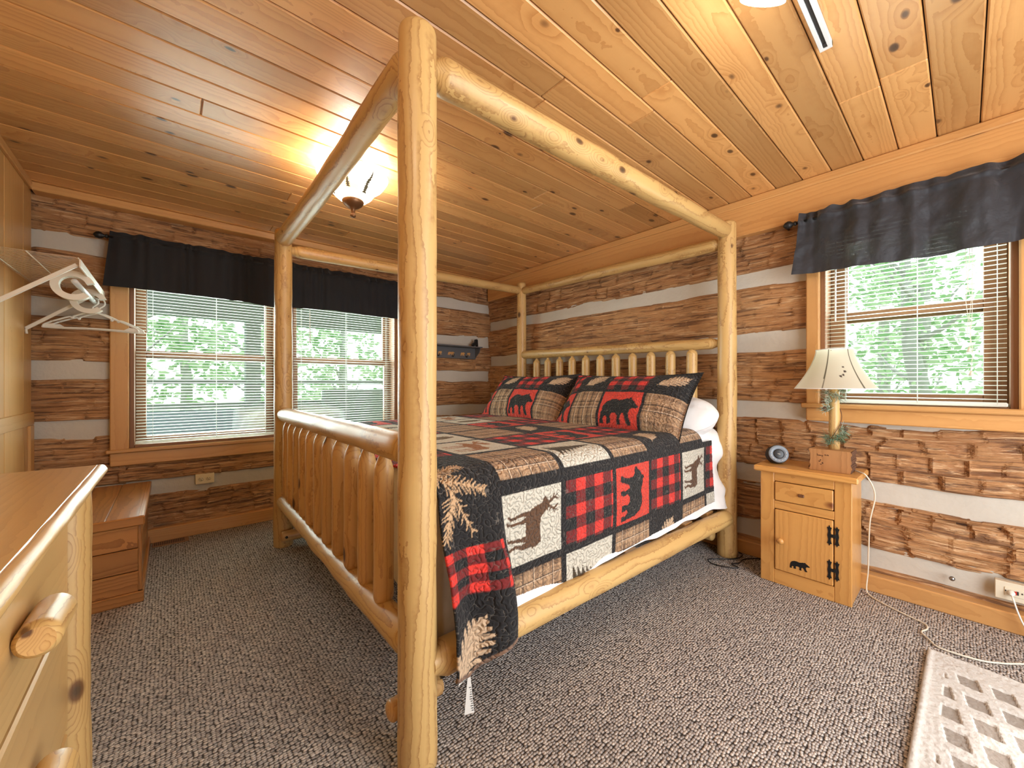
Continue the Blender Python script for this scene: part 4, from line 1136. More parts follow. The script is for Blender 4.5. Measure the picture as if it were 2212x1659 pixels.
# cedar greens wound round the stem
mb = MB(); rs = np.random.RandomState(4)
vine = [(lx + .03 * math.cos(t * 5.2 + 2.2), ly + .03 * math.sin(t * 5.2 + 2.2), .775 + .3 * t) for t in np.linspace(0, 1, 50)]
mb.tube(vine, .0016, 5, 1)
tufts = [(.05, 2.6), (.10, -2.2), (.16, 2.4), (.2, -2.4), (.24, -1.7), (.30, -2.0), (.62, 2.0), (.67, 2.6), (.80, 2.7), (.86, -2.4), (.93, 2.3), (.97, -1.9), (.9, 3.4), (.13, 3.3)]
for t, an in tufts:
    c = np.array([lx + .032 * math.cos(an), ly + .032 * math.sin(an), .775 + .3 * t]); out = np.array([math.cos(an), math.sin(an), rs.uniform(-.5, .4)])
    for k in range(46):
        d = unit(out + rs.normal(0, .75, 3)); ln = rs.uniform(.022, .052); p = c + rs.normal(0, .006, 3)
        s_ = unit(np.cross(d, rs.normal(0, 1, 3))) * .0011
        mb.add([p - s_, p + s_, p + d * ln + s_ * .4, p + d * ln - s_ * .4], [(0, 1, 2, 3)], 0 if (t < .3 or rs.rand() < .4) else 2, None, False)
for t, an in ((.64, 2.4), (.3, -1.8)):
    c = np.array([lx + .05 * math.cos(an), ly + .05 * math.sin(an), .775 + .3 * t])
    mb.lathe([(.0, -.012), (.009, -.006), (.011, .002), (.006, .012), (0, .016)], c, 10, 1)
mb.build('cedar_greens', [M['needle'], M['bark'], M['needle2']], lamp)
# lamp cord down behind the nightstand and along the floor
def smooth(pts, n=8):
    pts = np.asarray(pts, float); P = np.vstack([2 * pts[0] - pts[1], pts, 2 * pts[-1] - pts[-2]]); out = []
    for i in range(1, len(P) - 2):
        for t in np.linspace(0, 1, n, endpoint=False):
            out.append(.5 * ((2 * P[i]) + (-P[i - 1] + P[i + 1]) * t + (2 * P[i - 1] - 5 * P[i] + 4 * P[i + 1] - P[i + 2]) * t * t + (-P[i - 1] + 3 * P[i] - 3 * P[i + 1] + P[i + 2]) * t ** 3))
    out.append(pts[-1]); return np.array(out)
mb = MB()
mb.tube(smooth([(-.17, -3.32, .652), (-.2, -3.35, .649), (-.215, -3.375, .64), (-.20, -3.40, .585), (-.18, -3.405, .52), (-.165, -3.385, .40), (-.12, -3.375, .25), (-.10, -3.37, .12), (-.11, -3.365, .03), (-.13, -3.38, .008), (-.17, -3.422, .006), (-.22, -3.50, .006),
                (-.262, -3.58, .006), (-.31, -3.592, .006), (-.36, -3.577, .006), (-.41, -3.602, .006), (-.453, -3.634, .006), (-.445, -3.733, .006), (-.40, -3.80, .006), (-.344, -3.854, .006), (-.28, -3.93, .006)]), .0034, 8)
tag(mb.build('lamp_cord', M['cord']), 'thin white lamp cord hanging off the nightstand and snaking across the carpet', 'cord')
# ---- round speaker
sp = thing('bluetooth_speaker', (-.25, -3.0, .643), 'small round charcoal speaker with grey control ring on the nightstand', 'speaker')
ax = unit((-.80, -.42, .22)); cs = np.array([-.235, -3.0, .698])
mb = MB(); mb.lathe([(.001, -.062), (.046, -.062), (.051, -.054), (.052, 0), (.050, .016), (.047, .02)], cs, 40, axis=ax); mb.build('housing', M['fabric'], sp)
mb = MB(); mb.lathe([(.049, .014), (.0485, .021), (.047, .0235), (.028, .022), (.0265, .019)], cs, 40, axis=ax, caps=False); fr = mb.build('control_ring', M['greyface'], sp)
mb = MB(); mb.lathe([(.0275, .017), (.026, .0215), (.022, .0225), (0, .0228)], cs, 32, axis=ax); mb.build('centre_cap', M['blackp'], sp)
a_, b_, c_ = frame(ax); mb = MB()
updir = unit(np.array([0, 0, 1.]) - ax * ax[2]); rt = unit(np.cross(updir, ax))
for k in range(9):
    an = math.radians(170 + k * 25); p = cs + ax * .0228 + (rt * math.cos(an) + updir * math.sin(an)) * .0375
    mb.lathe([(.0022, -.001), (.0022, .0012), (0, .0014)], p, 8, axis=ax)
mb.build('buttons', M['white'], sp)
mb = MB(); o = cs + ax * .0229
mb.prism([(-.008, .0022), (.003, .0012), (.008, -.001), (.007, -.0028), (-.002, .0)], o, rt, updir, ax * .0006); mb.build('logo', M['cord'], sp)
# ---- black cord at the bed post
mb = MB(); mb.tube(smooth([(-.045, -2.90, .008), (-.11, -2.835, .008), (-.17, -2.80, .008), (-.245, -2.80, .008), (-.29, -2.775, .008), (-.315, -2.82, .008), (-.36, -2.765, .008), (-.375, -2.70, .008), (-.335, -2.655, .008), (-.27, -2.70, .008), (-.225, -2.745, .008), (-.16, -2.775, .008), (-.1, -2.77, .008), (-.075, -2.74, .008)]), .0032, 6)
tag(mb.build('power_cord', M['blackp']), 'black cord looped on the carpet at the headboard post', 'cord')
# ---- outlets
def plate(mb, wall, a0, a1, z0, z1, d, t, mat=0, b=.002):
    if wall == 'x': mb.box((d - t, a0, z0), (d, a1, z1), mat, 1, b)
    else: mb.box((a0, d - t, z0), (a1, d, z1), mat, 0, b)
ol = thing('wall_outlet', (-2.67, .0, .36), 'cream duplex outlet in the chinking below the far double window', 'outlet')
mb = MB(); plate(mb, 'y', -2.724, -2.614, .362, .436, .024, .032); mb.build('cover_plate', M['cream'], ol)
for xc in (-2.692, -2.648):
    mb = MB(); mb.lathe([(.0165, -.001), (.0165, .002), (0, .0025)], (xc, -.008, .399), 20, axis=(0, -1, 0))
    sk = mb.build('socket', M['cream'], ol)
    mb = MB()
    mb.box((xc - .009, -.0125, .4005), (xc - .0035, -.0102, .4035), 0, 0, .0004); mb.box((xc + .003, -.0125, .403), (xc + .0095, -.0102, .406), 0, 0, .0004); mb.box((xc - .001, -.0125, .391), (xc + .003, -.0102, .395), 0, 0, .0004)
    mb.build('slots', M['dark'], sk)
orr = thing('wall_outlet', (-.03, -3.85, .13), 'ivory outlet plate with red button and white plug above the baseboard', 'outlet')
mb = MB(); plate(mb, 'x', -3.792, -3.918, .133, .213, .0, .034); mb.build('cover_plate', M['ivory'], orr)
mb = MB(); plate(mb, 'x', -3.819, -3.889, .155, .191, -.033, .004, 0, .001); mb.build('receptacle', M['ivory'], orr)
for yc in (-3.822, -3.868, -3.884):
    mb = MB(); mb.box((-.0392, yc - .002, .173), (-.0365, yc + .002, .179), 0, 1, .0005); mb.build('slot', M['dark'], orr)
mb = MB()
mb.box((-.0392, -3.8585, .166), (-.0365, -3.8525, .182), 0, 1, .0005)
mb.build('test_button', M['dark'], orr)
mb = MB(); mb.box((-.041, -3.853, .166), (-.0365, -3.8465, .181), 0, 1, .001); mb.build('reset_button', M['red'], orr)
mb = MB(); mb.lathe([(.011, 0), (.012, .008), (.009, .018), (.005, .026)], (-.036, -3.838, .172), 12, axis=(-1, 0, -.15))
mb.tube(smooth([(-.058, -3.838, .168), (-.075, -3.842, .155), (-.085, -3.853, .11), (-.09, -3.87, .06), (-.10, -3.9, .012), (-.15, -3.98, .006), (-.26, -4.06, .006)]), .0032, 8)
tag(mb.build('plug_cord', M['white']), 'white plug with its cord in the ivory outlet', 'plug')
mb = MB(); mb.lathe([(.009, -.006), (.011, .0), (.008, .006), (0, .007)], (-.012, -3.662, .16) , 10, axis=(-1, .2, .3))
tag(mb.build('wall_stub', M['steel']), 'small metal stub in the lowest chinking, between nightstand and ivory outlet', 'stub')
# ---- rug
rug = thing('bath_rug', (-1.25, -4.12, 0), 'cream rug with sunken diamond pattern on the grey carpet', 'rug')
A = np.array([-.505, -3.60]); e1 = unit(np.array([-.782, .01])); e2 = unit(np.array([-.02, -.244])); RW, RH = 1.5, .95
mb = MB(); n, m = 420, 270
U = np.linspace(0, RW, n)[:, None] + np.zeros((1, m)); Vv = np.zeros((n, 1)) + np.linspace(0, RH, m)[None]
def dia(u, v):
    a = (u - .10) / .125; b = (v - .065) / .082
    b = b - .25 * a
    fa = a - np.floor(a); fb = b - np.floor(b)
    ins = (fa > .12) & (fa < .74) & (fb > .16) & (fb < .78)
    return ins & (u > .11) & (u < RW - .1) & (v > .055) & (v < RH - .055)
dm = dia(U, Vv)
e = np.minimum(np.minimum(U, RW - U), np.minimum(Vv, RH - Vv))
Z = .014 + .004 * np.exp(-((e - .012) / .008) ** 2) - .006 * dm + (vnoise(U * 150, Vv * 150, 5) - .5) * .003 + (vnoise(U * 5, Vv * 5, 7) - .5) * .003
Z = np.where(e < .003, .001, Z)
P = np.zeros(U.shape + (3,)); XY = A + U[..., None] * e1 + Vv[..., None] * e2; P[..., :2] = XY; P[..., 2] = Z
fm = (dm[:-1, :-1] & dm[1:, 1:]).ravel()
mb.grid(P, 0, True, flip=False)
mb.m[-1] = fm.astype(int)
mb.build('rug_pile', [M['rug'], M['rugd']], rug)

# ================================================================== LEFT SIDE
# ---- dresser
ds = thing('log_dresser', (-3.26, -2.9, 0), 'pine dresser with log trim and log drawer pulls in the left foreground', 'dresser')
DY0, DY1 = -2.29, -3.75
mb = MB(); mb.box((-3.49, DY0, .872), (-2.9935, DY1, .9), 0, 1, .004, pith=np.array([3., .12, .02])); mb.build('top', M['dtop'], ds)
mb = MB(); mb.log((-2.992, DY0 + .006, .8875), (-2.992, DY1, .8875), .0128, .0128, 20, ('round', .013), ('flat',), .0016, step=.02); mb.build('edge_log', M['peel'], ds)
mb = MB(); mb.box((-3.485, DY0 - .03, .05), (-3.05, DY0 - .05, .872), 0, 2, .003); mb.box((-3.485, DY1 + .03, .05), (-3.05, DY1 + .05, .872), 0, 2); mb.box((-3.485, DY0 - .03, .05), (-3.47, DY1 + .03, .872), 0, 1); mb.box((-3.48, DY0 - .04, .06), (-3.06, DY1 + .04, .075), 0, 1); mb.build('carcass', M['dress'], ds)
for y in (DY0 - .075, DY1 + .09):
    mb = MB(); mb.log((-3.04, y, 0), (-3.04, y, .872), .041, .04, 20, ('flat',), ('flat',), .002); mb.build('corner_log', M['peel'], ds)
zs = [(.62, .862), (.355, .605), (.09, .34)]
for z0, z1 in zs:
    mb = MB(); mb.box((-3.052, DY0 - .125, z0), (-3.030, DY1 + .135, z1), 0, 1, .004); d_ = mb.build('drawer', M['dress'], ds)
    zc = .735 if z0 > .6 else (z0 + z1) / 2 - .005
    for yc in (-2.785, -3.35):
        mb = MB(); mb.log((-3.004, yc + .085, zc - .010), (-3.004, yc - .05, zc - .001), .0265, .0245, 24, ('round', .016), ('flat',), .001, step=.015, endmat=1)
        mb.build('log_pull', [M['peel'], M['spin']], d_)
# ---- cedar chest along the left wall
ch = thing('blanket_chest', (-3.2, -.5, 0), 'cedar plank blanket chest against the far wall beyond the dresser', 'chest')
CX0, CX1, CY0, CY1, CH = -3.47, -2.975, -.965, -.045, .435
mb = MB(); x = CX0
for w in (.12, .125, .125, .125):
    mb.box((x, CY0 - .012, CH - .024), (min(x + w - .0015, CX1 + .012), CY1, CH), 0, 1, .003); x += w
mb.box((CX1 - .012, CY0 - .012, CH - .045), (CX1 + .015, CY1, CH + .001), 0, 1, .005)
mb.box((CX0, CY0 - .018, CH - .045), (CX1 + .014, CY0 + .0, CH - .0015), 0, 0, .004)
mb.build('lid', M['cedar'], ch)
for z0, z1 in ((.055, .155), (.159, .27), (.274, .386)):
    mb = MB(); mb.box((CX0, CY0, z0), (CX1 - .01, CY0 + .02, z1), 0, 0, .003); mb.build('end_board', M['cedar'], ch)
mb = MB()
for z0, z1 in ((.055, .155), (.159, .27), (.274, .386)): mb.box((CX1 - .022, CY0 + .035, z0), (CX1 - .004, CY1, z1), 0, 1, .003)
mb.box((CX1 - .012, CY0 + .012, .05), (CX1 + .003, CY0 + .07, .39), 0, 2, .003)
mb.build('side_boards', M['cedar'], ch)
mb = MB(); mb.box((CX0, CY0 - .012, .0), (CX1 + .012, CY0 + .012, .056), 0, 0, .004); mb.box((CX1 - .014, CY0 - .01, 0), (CX1 + .01, CY1, .056), 0, 1, .004); mb.build('plinth', M['cedar'], ch)
mb = MB(); mb.box((CX0 + .01, CY0 + .02, .02), (CX1 - .022, CY1, .386), 0, 1, .002); mb.build('carcass', M['core'], ch)
# ---- floor register
vt = thing('floor_register', (-2.87, -.09, 0), 'brown slotted floor register beside the blanket chest', 'vent')
mb = MB(); mb.box((-2.955, -.04, 0), (-2.765, -.135, .006), 0, 0, .002); mb.build('frame', M['vent'], vt)
mb = MB()
for k in range(17): mb.box((-2.945 + k * .0095, -.052, .0055), (-2.9405 + k * .0095, -.122, .0068), 0, 1, .0003)
mb.build('louvers', M['dark'], vt)

# ---- wire closet shelf with rod
ws = thing('wire_shelf', (-3.34, -.48, 1.69), 'white wire closet shelf with hanging rod on the left wall', 'shelf')
mb = MB()
for k in range(37):
    y = -.935 + k * .0247; mb.tube([(XL + .003, y, 1.70), (-3.20, y, 1.70), (-3.19, y, 1.695), (-3.187, y, 1.655)], .0011, 5)
for x in (XL + .02, -3.35): mb.tube([(x, -.945, 1.6965), (x, -.03, 1.6965)], .0026, 6)
mb.build('wire_deck', M['wire'], ws)
mb = MB(); mb.tube([(-3.192, -.945, 1.698), (-3.192, -.03, 1.698)], .003, 6); mb.tube([(-3.186, -.945, 1.654), (-3.186, -.03, 1.654)], .003, 6); mb.box((-3.19, -.94, 1.658), (-3.184, -.035, 1.694), 0, 1, .001); mb.build('front_lip', M['wire'], ws)
for y in (-.91, -.16):
    mb = MB(); mb.box((-.205, -.006, -.009), (.205, .006, .009), 0, 0, .002)
    v0 = np.vstack(mb.v); c0 = np.array([-3.20, y, 1.672]); c1 = np.array([XL + .004, y, 1.42]); d = unit(c1 - c0); up_ = unit(np.cross(d, (0, 1, 0))); L = np.linalg.norm(c1 - c0)
    mb.v = [(c0 + c1) / 2 + v0[:, :1] / .205 * (L / 2) * d + v0[:, 1:2] * np.array([0, 1., 0]) + v0[:, 2:3] * up_]
    mb.tube([c1 + [0, 0, 0], c1 + [0.003, 0, -.03]], .006, 6)
    mb.build('brace', M['wire'], ws)
mb = MB(); mb.tube([(-3.225, -.78, 1.615), (-3.225, -.06, 1.615)], .0125, 14); mb.build('hanging_rod', M['track'], ws)
for y in (-.72, -.22):
    mb = MB(); n = 26
    pr = []
    for rr_, yo in ((.074, -.022), (.074, .022), (.046, .022), (.046, -.022)):
        pr.append([(-3.235 + rr_ * 1.05 * math.cos(t), y + yo, 1.60 + rr_ * math.sin(t)) for t in np.linspace(math.radians(18), math.radians(318), n)])
    A_ = np.array(pr); F = []
    for k in range(n - 1):
        for q in range(4): F.append((q * n + k, ((q + 1) % 4) * n + k, ((q + 1) % 4) * n + k + 1, q * n + k + 1))
    F += [(0, n, 2 * n, 3 * n), (n - 1, 4 * n - 1, 3 * n - 1, 2 * n - 1)]
    mb.add(A_.reshape(-1, 3), F, 0); mb.build('rod_support', M['wire'], ws)
# hangers
def hanger(y, dx, yaw, label):
    root = thing('clothes_hanger', (-3.215 + dx, y, 1.44), label, 'clothes hanger', 'hangers on the wire shelf rod')
    c, s = math.cos(yaw), math.sin(yaw)
    def W_(a, z, o=0): return np.array([-3.215 + dx + a * c - o * s, y + a * s + o * c, z])
    mb = MB()
    def bar(pts, w=.0055, t=.0035):
        mb.tube(smooth([W_(a, z) for a, z in pts], 6), w, 8)
    bar([(-.17, 1.475), (-.10, 1.508), (-.085, 1.500), (-.075, 1.516), (0, 1.545), (.075, 1.516), (.085, 1.500), (.10, 1.508), (.17, 1.475), (.20, 1.455), (.203, 1.445), (.19, 1.438), (.0, 1.444), (-.19, 1.438), (-.203, 1.445), (-.20, 1.455), (-.17, 1.475)])
    for sg in (-1, 1):
        mb.prism([(sg * .205, 1.444), (sg * .19, 1.437), (sg * .135, 1.441), (sg * .165, 1.462), (sg * .19, 1.459)], W_(0, 0, -.002), W_(1, 0) - W_(0, 0), (0, 0, 1), W_(0, 0, .004) - W_(0, 0))
    mb.build('frame', M['white'], root)
    mb = MB(); hk = [(0, 1.545), (0, 1.575), (.012, 1.588), (.024, 1.604), (.022, 1.628), (.004, 1.636), (-.015, 1.630), (-.018, 1.622)]
    mb.tube(smooth([W_(a, z) for a, z in hk], 6), .0042, 8); mb.build('hook', M['white'], root)
hanger(-.105, .012, .03, 'white plastic hanger nearest the far wall on the wire shelf rod')
hanger(-.15, -.012, -.10, 'white plastic hanger next to the outer one on the wire shelf rod')

# ---- grey coat shelf with black bears on the far wall
sh = thing('hook_shelf', (-.62, -.05, 1.38), 'grey metal hook shelf with cutout scene on the far wall beside the bed', 'shelf')
mb = MB(); mb.box((-1.03, -.135, 1.505), (-.20, -.012, 1.518), 0, 0, .002); mb.build('shelf_board', M['grey'], sh)
mb = MB(); mb.box((-1.02, -.03, 1.382), (-.225, -.012, 1.506), 0, 0, .002); mb.build('back_plate', M['grey'], sh)
for x in (-1.02, -.232):
    mb = MB(); mb.prism([(0, 0), (0, .123), (-.11, .123), (-.085, .07), (-.03, .03)], (x, -.02, 1.383), (0, 1, 0), (0, 0, 1), (.008, 0, 0)); mb.build('end_bracket', M['grey'], sh)
wm = M['trim']
for xc, w in ((-.93, .05), (-.76, .06), (-.69, .05), (-.55, .09), (-.40, .06), (-.32, .05)):
    mb = MB(); mb.prism([(x * w, y * .055) for x, y in BEAR], (xc - w / 2, -.0305, 1.41), (1, 0, 0), (0, 0, 1), (0, .002, 0))
    mb.build('cutout_bear', M['trim'], sh)
for x in (-.9, -.72, -.54, -.36):
    mb = MB(); mb.tube(smooth([(x, -.03, 1.41), (x, -.055, 1.40), (x, -.068, 1.412), (x, -.07, 1.43)], 5), .004, 6); mb.build('hook', M['iron'], sh)
def bearfig(x, label, s=1.0, flip=1):
    mb = MB()
    prof = [(-.035, .0), (-.04, .02), (-.03, .04), (-.012, .05), (.0, .062), (.004, .085), (.02, .088), (.03, .078), (.032, .05), (.034, .02), (.034, 0), (.02, 0), (.016, .015), (-.012, .012), (-.016, 0)]
    mb.prism([(a * s * flip, b * s) for a, b in prof][::flip], (x, -.095, 1.5185), (1, 0, 0), (0, 0, 1), (0, .03, 0))
    tag(mb.build('bear_figurine', M['iron']), label, 'figurine', 'bear figurines on the hook shelf')
bearfig(-.27, 'black bear figurine on the corner end of the grey hook shelf')
bearfig(-.80, 'black bear figurine near the front bed post end of the grey hook shelf', .9, -1)

# ================================================================== CEILING FIXTURES
FX, FY = -2.105, -1.50
fx_ = thing('ceiling_light', (FX, FY, H), 'lit glass bowl ceiling light painted with pine trees and moose', 'ceiling light')
mb = MB(); mb.lathe([(.075, 0), (.075, -.012), (.05, -.022), (.02, -.03), (.012, -.05), (.012, -.09)], (FX, FY, H), 24); mb.build('canopy', M['bronze'], fx_)
nh, na = 80, 360
s = np.linspace(0, 1, nh)[:, None] + np.zeros((1, na)); th = np.linspace(0, 2 * PI, na)[None] + np.zeros((nh, 1))
prof = np.array([(0, .184), (.06, .181), (.2, .172), (.35, .158), (.42, .146), (.5, .125), (.62, .112), (.75, .098), (.88, .074), (1., .03)])
zz = np.array([(0, 2.238), (.06, 2.234), (.2, 2.218), (.35, 2.196), (.42, 2.186), (.5, 2.172), (.62, 2.152), (.75, 2.132), (.88, 2.112), (1., 2.095)])
r = np.interp(s, prof[:, 0], prof[:, 1]); z = np.interp(s, zz[:, 0], zz[:, 1])
Pp = np.stack([FX + r * np.cos(th), FY + r * np.sin(th), z], -1)
col = np.ones(s.shape + (4,)); col[..., :3] = C3(255, 240, 214)
col[s < .05, :3] = C3(236, 214, 180)
def motif(fn, tc, w, s0, s1, c):
    u = (((th - tc + PI) % (2 * PI)) - PI) / w + .5; v = (s1 - s) / (s1 - s0)
    mm = fn(u, v) & (u > 0) & (u < 1) & (v > 0) & (v < 1); col[mm, :3] = c
vang = math.atan2(-3.70 - FY, -2.86 - FX)
for k in range(3):
    b0 = vang + .5 + k * 2 * PI / 3
    motif(lambda x, y: fir(x, y, 11), b0 + .12, .55, .12, .88, C3(30, 26, 18)); motif(lambda x, y: fir(x, y, 9), b0 + 1.35, .4, .2, .8, C3(36, 30, 20))
    motif(lambda x, y: moose(1 - x, y), b0 - .62, .95, .45, .97, C3(170, 130, 84))
mb = MB(); mb.grid(Pp, 0, True, None, col, flip=False); Q = Pp.copy(); Q[..., :2] = np.array([FX, FY]) + (Pp[..., :2] - np.array([FX, FY])) * .97; Q[..., 2] += .003; mb.grid(Q, 0, True, None, col, flip=True)
mb.build('glass_bowl', M['bowl'], fx_)
mb = MB(); mb.lathe([(.012, .16), (.012, .02), (.055, .014), (.057, .004), (.048, -.012), (.03, -.026), (.012, -.034), (.009, -.06), (.015, -.066), (.015, -.076), (.006, -.082), (0, -.083)], (FX, FY, 2.095), 24); mb.build('finial', M['bronze'], fx_)
# ---- track light
tr = thing('track_light', (-2.1, -3.385, H), 'white ceiling track light ending near the lamp side window', 'track light')
mb = MB(); TX1, TX0, TYc = -1.113, -3.0, -3.381
for lo, hi in (((TX0, TYc - .018, H - .020), (TX1, TYc - .006, H)), ((TX0, TYc + .006, H - .020), (TX1, TYc + .018, H)), ((TX0, TYc - .018, H - .003), (TX1, TYc + .018, H - .0005)), ((TX1 - .012, TYc - .018, H - .021), (TX1, TYc + .018, H))): mb.box(lo, hi, 0, 0, .001)
mb.build('channel', M['track'], tr)
mb = MB(); mb.box((TX0, TYc - .0055, H - .014), (TX1 - .02, TYc + .0055, H - .004), 0, 0, .001); mb.box((TX1 - .03, TYc - .0058, H - .0185), (TX1 - .013, TYc + .006, H - .006), 0, 0, .001); mb.build('slot', M['dark'], tr)
def head(x, aim):
    p0 = np.array([x, TYc, H - .02]); ax = unit(aim)
    mb = MB(); mb.box((x - .04, TYc - .017, H - .032), (x + .04, TYc + .017, H - .018), 0, 0, .003); q = p0 + [0, 0, -.055]; mb.tube([p0, q], .006, 8); mb.lathe([(.02, -.02), (.022, .01)], q, 14, axis=ax); hd = mb.build('lamp_head', M['track'], tr)
    mb = MB(); mb.lathe([(.022, .0), (.032, .018), (.036, .04), (.045, .07), (.058, .09)], q, 24, axis=ax, caps=False); mb.lathe([(.056, .089), (.043, .069), (.034, .04), (.030, .018), (.02, .0)], q, 24, axis=ax, caps=False); mb.build('glass_shade', M['bulb'], hd)
    return q + ax * .11
heads = [head(x, a) for x, a in ((-1.66, (.2, .35, -.6)), (-2.9, (.1, .6, -.6)))]

# ================================================================== OUTSIDE
# porch beyond the double window
mb = MB()
for k in range(19): mb.box((-7, .25 + k * .145, -.16), (4.5, .39 + k * .145, -.13), 0, 0, .004)
struct(mb.build('porch_deck', M['porchd']))
mb = MB(); mb.box((-7, .2, 2.36), (4.5, 3.3, 2.44), 0, 0, .01); mb.box((-7, 2.5, 1.93), (4.5, 2.66, 2.37), 0, 0, .01); struct(mb.build('porch_roof', M['porch']))
for i, x in enumerate((-4.7, -2.03, .55, 3.2)):
    mb = MB(); mb.box((x - .085, 2.50, -.16), (x + .085, 2.66, 1.94), 0, 2, .006)
    tag(mb.build('porch_post', M['porch']), ['white porch post far to the left outside the windows', 'white porch post seen through the left half of the double window', 'white porch post seen through the right half of the double window', 'white porch post far to the right outside the windows'][i], 'post', 'porch posts')
mb = MB()
for z in (.06, .80, 1.10): mb.box((-7, 2.54, z), (4.5, 2.62, z + .06), 0, 0, .005)
tag(mb.build('porch_railing', M['porch']), 'pale horizontal porch railing outside the double window', 'railing')
mb = MB(); mb.box((-1.2, 2.3, -.13), (1.7, 2.44, 1.02), 0, 0, .01)
tag(mb.build('privacy_panel', M['porch']), 'pale boarded porch panel outside the right half of the double window', 'panel')
mb = MB(); mb.box((-7, 2.50, -.13), (-1.25, 2.53, .78), 0, 0, .005); struct(mb.build('porch_wall', plain('blue_grey_porch_paint', (176, 192, 202), .7, bs=14, var=.15)))
# covered furniture on the porch
mb = MB(); n, m = 40, 40
U = np.linspace(-1, 1, n)[:, None] + np.zeros((1, m)); Vv = np.linspace(-1, 1, m)[None] + np.zeros((n, 1))
rr_ = (np.abs(U) ** 4 + np.abs(Vv) ** 4) ** .25
sc_ = np.clip(rr_ / .72, 0, 1)
Z = np.where(rr_ < .72, .66 + .05 * (1 - (rr_ / .72) ** 2), .66 - (rr_ - .72) / .28 * .8) + (vnoise(U * 4, Vv * 4, 3) - .5) * .05
k_ = np.where(rr_ < .72, 1., .72 / rr_ + .10 * (rr_ - .72))
P = np.stack([-1.82 + U * .75 * k_, 1.35 + Vv * .5 * k_, np.maximum(Z + .15, -.13)], -1); mb.grid(P, 0, True)
tag(mb.build('covered_table', M['cover']), 'pale cloth covered furniture on the porch outside the double window', 'covered furniture')
# ground and trees
mb = MB(); mb.add([(-30, .2, -.7), (40, .2, -.7), (40, 40, -.3), (-30, 40, -.3)], [(0, 1, 2, 3)]); mb.add([(.2, -30, -.7), (40, -30, -.7), (40, .2, -.7), (.2, .2, -.7)], [(0, 1, 2, 3)])
struct(mb.build('ground', M['ground']))
def tree(x, y, h, cr, seed, label, nl=2600, z0=.2, sz=.11, group='trees outside'):
    rs = np.random.RandomState(seed)
    root = thing('leafy_tree', (x, y, -.7), label, 'tree', group)
    mb = MB()
    pts = [(x + rs.uniform(-.1, .1) * k / 4, y + rs.uniform(-.1, .1) * k / 4, -.7 + h * .9 * k / 6) for k in range(7)]
    mb.tube(smooth(pts, 4), np.linspace(.14, .03, 25), 10)
    for k in range(9):
        zb = rs.uniform(.2, .85) * h; an = rs.uniform(0, 2 * PI); ln = rs.uniform(.5, 1.) * cr
        mb.tube(smooth([(x, y, zb - .7), (x + ln * .5 * math.cos(an), y + ln * .5 * math.sin(an), zb - .5), (x + ln * math.cos(an), y + ln * math.sin(an), zb - .1)], 4), np.linspace(.035, .008, 9), 6)
    mb.build('trunk', M['trunk'], root)
    # leaf sprays: clumps of leaves
    nc = nl // 26
    cc = np.stack([x + rs.normal(0, .5, nc) * cr, y + rs.normal(0, .5, nc) * cr, rs.uniform(z0, h, nc)], 1)
    cl = np.repeat(cc, 26, 0) + rs.normal(0, .17, (nc * 26, 3))
    k = len(cl); a = rs.normal(0, 1, (k, 3)); a[:, 2] *= .6; a /= np.linalg.norm(a, axis=1)[:, None]
    b = rs.normal(0, 1, (k, 3)); b -= a * (a * b).sum(1)[:, None]; b /= np.linalg.norm(b, axis=1)[:, None]
    s_ = sz * rs.uniform(.6, 1.2, (k, 1))
    V = np.stack([cl - a * s_, cl + b * s_ * .45, cl + a * s_, cl - b * s_ * .45], 1).reshape(-1, 3)
    F = np.arange(k * 4).reshape(-1, 4)
    mb = MB(); mb.add(V, F, 0, None, False); mb.r[-1] = np.repeat(rs.rand(k), 4); mb.build('foliage', M['leaf'], root)
spots = [(-5.2, 6.4, 5.5), (-3.6, 5.6, 5.), (-2.6, 7.6, 6.), (-1.2, 6.2, 5.5), (.6, 7.0, 6.), (2.2, 5.6, 5.5), (4.0, 7.5, 6.), (-4.4, 9., 7.)]
tl = ['leafy tree beyond the porch, at the far left of the left window', 'leafy tree beyond the porch left of the left window post', 'taller leafy tree further back behind the left window post', 'leafy tree beyond the porch between the two windows',
      'leafy tree beyond the porch in the right window', 'leafy tree at the right edge of the porch', 'leafy tree furthest right beyond the porch', 'tall leafy tree furthest back on the left beyond the porch']
for i, (x, y, h) in enumerate(spots): tree(x, y, h, 1.3, 100 + i, tl[i], 1500, -.3, group='trees beyond the porch')
spots = [(4.6, -3.3, 5.), (5.4, -5.6, 5.5), (6.6, -3.2, 6.), (8.4, -5.2, 6.5), (8.6, -2.6, 7.), (6.8, -7.6, 5.5)]
tl = ['leafy tree nearest outside the lamp side window', 'leafy tree right of the nearest one outside the lamp side window', 'leafy tree behind and left outside the lamp side window', 'tall leafy tree far right outside the lamp side window',
      'tallest leafy tree furthest back outside the lamp side window', 'low leafy tree at the right edge outside the lamp side window']
for i, (x, y, h) in enumerate(spots): tree(x, y, h, 1.0, 200 + i, tl[i], 1800, -.3, .075, group='trees outside the lamp side window')

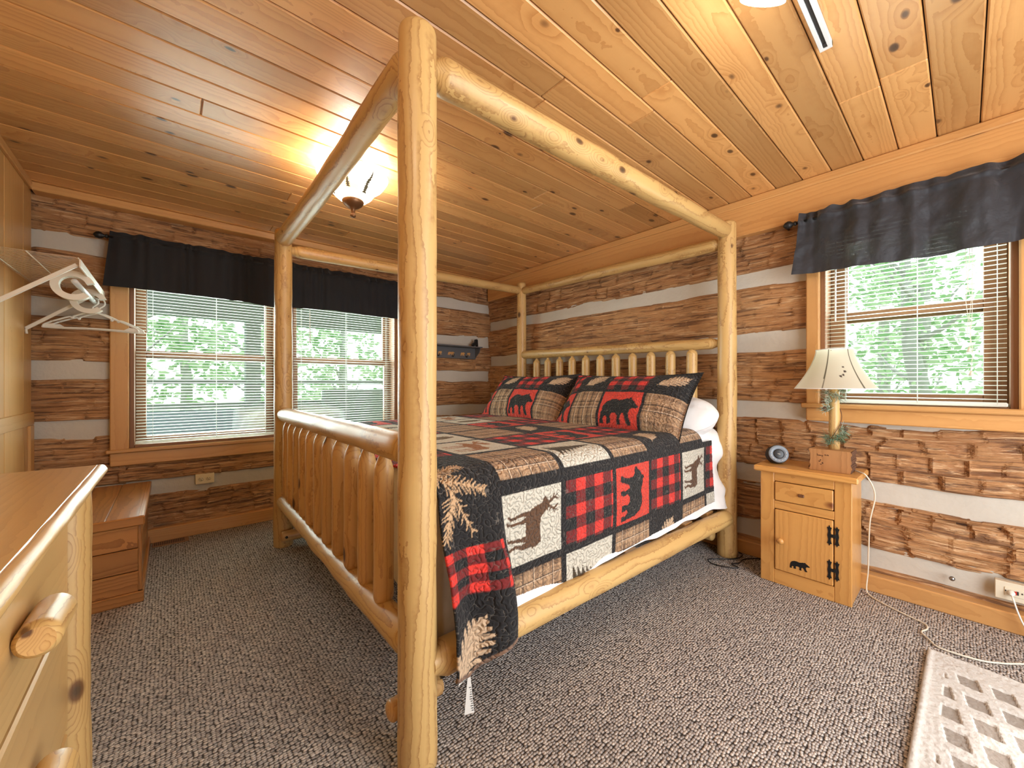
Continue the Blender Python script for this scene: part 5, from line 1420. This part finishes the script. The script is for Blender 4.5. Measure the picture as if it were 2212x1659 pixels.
# ================================================================== LIGHT + CAMERA
wd = bpy.data.worlds.new('sky'); SC.world = wd; wd.use_nodes = True
bg = wd.node_tree.nodes['Background']; bg.inputs[0].default_value = (.93, .97, 1., 1); bg.inputs[1].default_value = 1.15
def light(name, typ, loc, power, color=(1, 1, 1), size=.1, aim=None, **k):
    l = bpy.data.lights.new(name, typ); l.energy = power; l.color = color
    if typ == 'AREA': l.shape = 'RECTANGLE'; l.size = size[0]; l.size_y = size[1]
    elif typ in ('POINT', 'SPOT'): l.shadow_soft_size = size
    for a, v in k.items(): setattr(l, a, v)
    o = bpy.data.objects.new(name, l); COL.objects.link(o); o.location = loc
    if aim is not None: o.rotation_euler = (Vector(aim) - Vector(loc)).to_track_quat('-Z', 'Y').to_euler()
    return o
WARM = (1., .93, .84); DAY = (.93, .97, 1.)
su = light('sun', 'SUN', (0, 0, 10), 1.0, (1, .97, .92), aim=None); su.data.angle = .02; su.rotation_euler = (math.radians(28), math.radians(8), 0)
# daylight through the windows; unseen fill lamp added in the doorway behind the camera
light('doorway_fill', 'AREA', (-1.35, YN - .03, 1.15), 38, (.94, .97, 1.), (1.5, 2.0), (-1.2, 0, 1.2))
light('window_daylight', 'AREA', (.35, -3.5, 1.5), 26, DAY, (.72, 1.0), (-2., -3.3, .9))
light('window_daylight', 'AREA', (-2.1, .45, 1.4), 75, DAY, (1.8, 1.2), (-1.9, -3., .7))
# fixture bulbs
light('ceiling_bulb', 'POINT', (FX, FY, 2.225), 36, WARM, .03)
for q in heads: light('track_bulb', 'POINT', q, 3.2, (.98, .98, 1.), .035)

cam = bpy.data.cameras.new('camera'); cam.sensor_width = 36; cam.sensor_fit = 'HORIZONTAL'; cam.lens = 848.2 / 2212 * 36; cam.clip_start = .02
co = bpy.data.objects.new('camera', cam); COL.objects.link(co); co.location = (-2.86, -3.70, 1.10)
co.rotation_euler = (math.radians(90), 0, math.radians(49.02 - 90)); SC.camera = co
SC.view_settings.view_transform = 'Standard'; SC.view_settings.look = 'None'; SC.view_settings.exposure = .75; SC.view_settings.gamma = 1; SC.view_settings.use_curve_mapping = False
try:
    SC.cycles.use_denoising = True; SC.cycles.max_bounces = 8; SC.cycles.transparent_max_bounces = 24; SC.cycles.diffuse_bounces = 4; SC.cycles.glossy_bounces = 3; SC.cycles.sample_clamp_indirect = 6; SC.cycles.caustics_reflective = False; SC.cycles.caustics_refractive = False
except Exception: pass
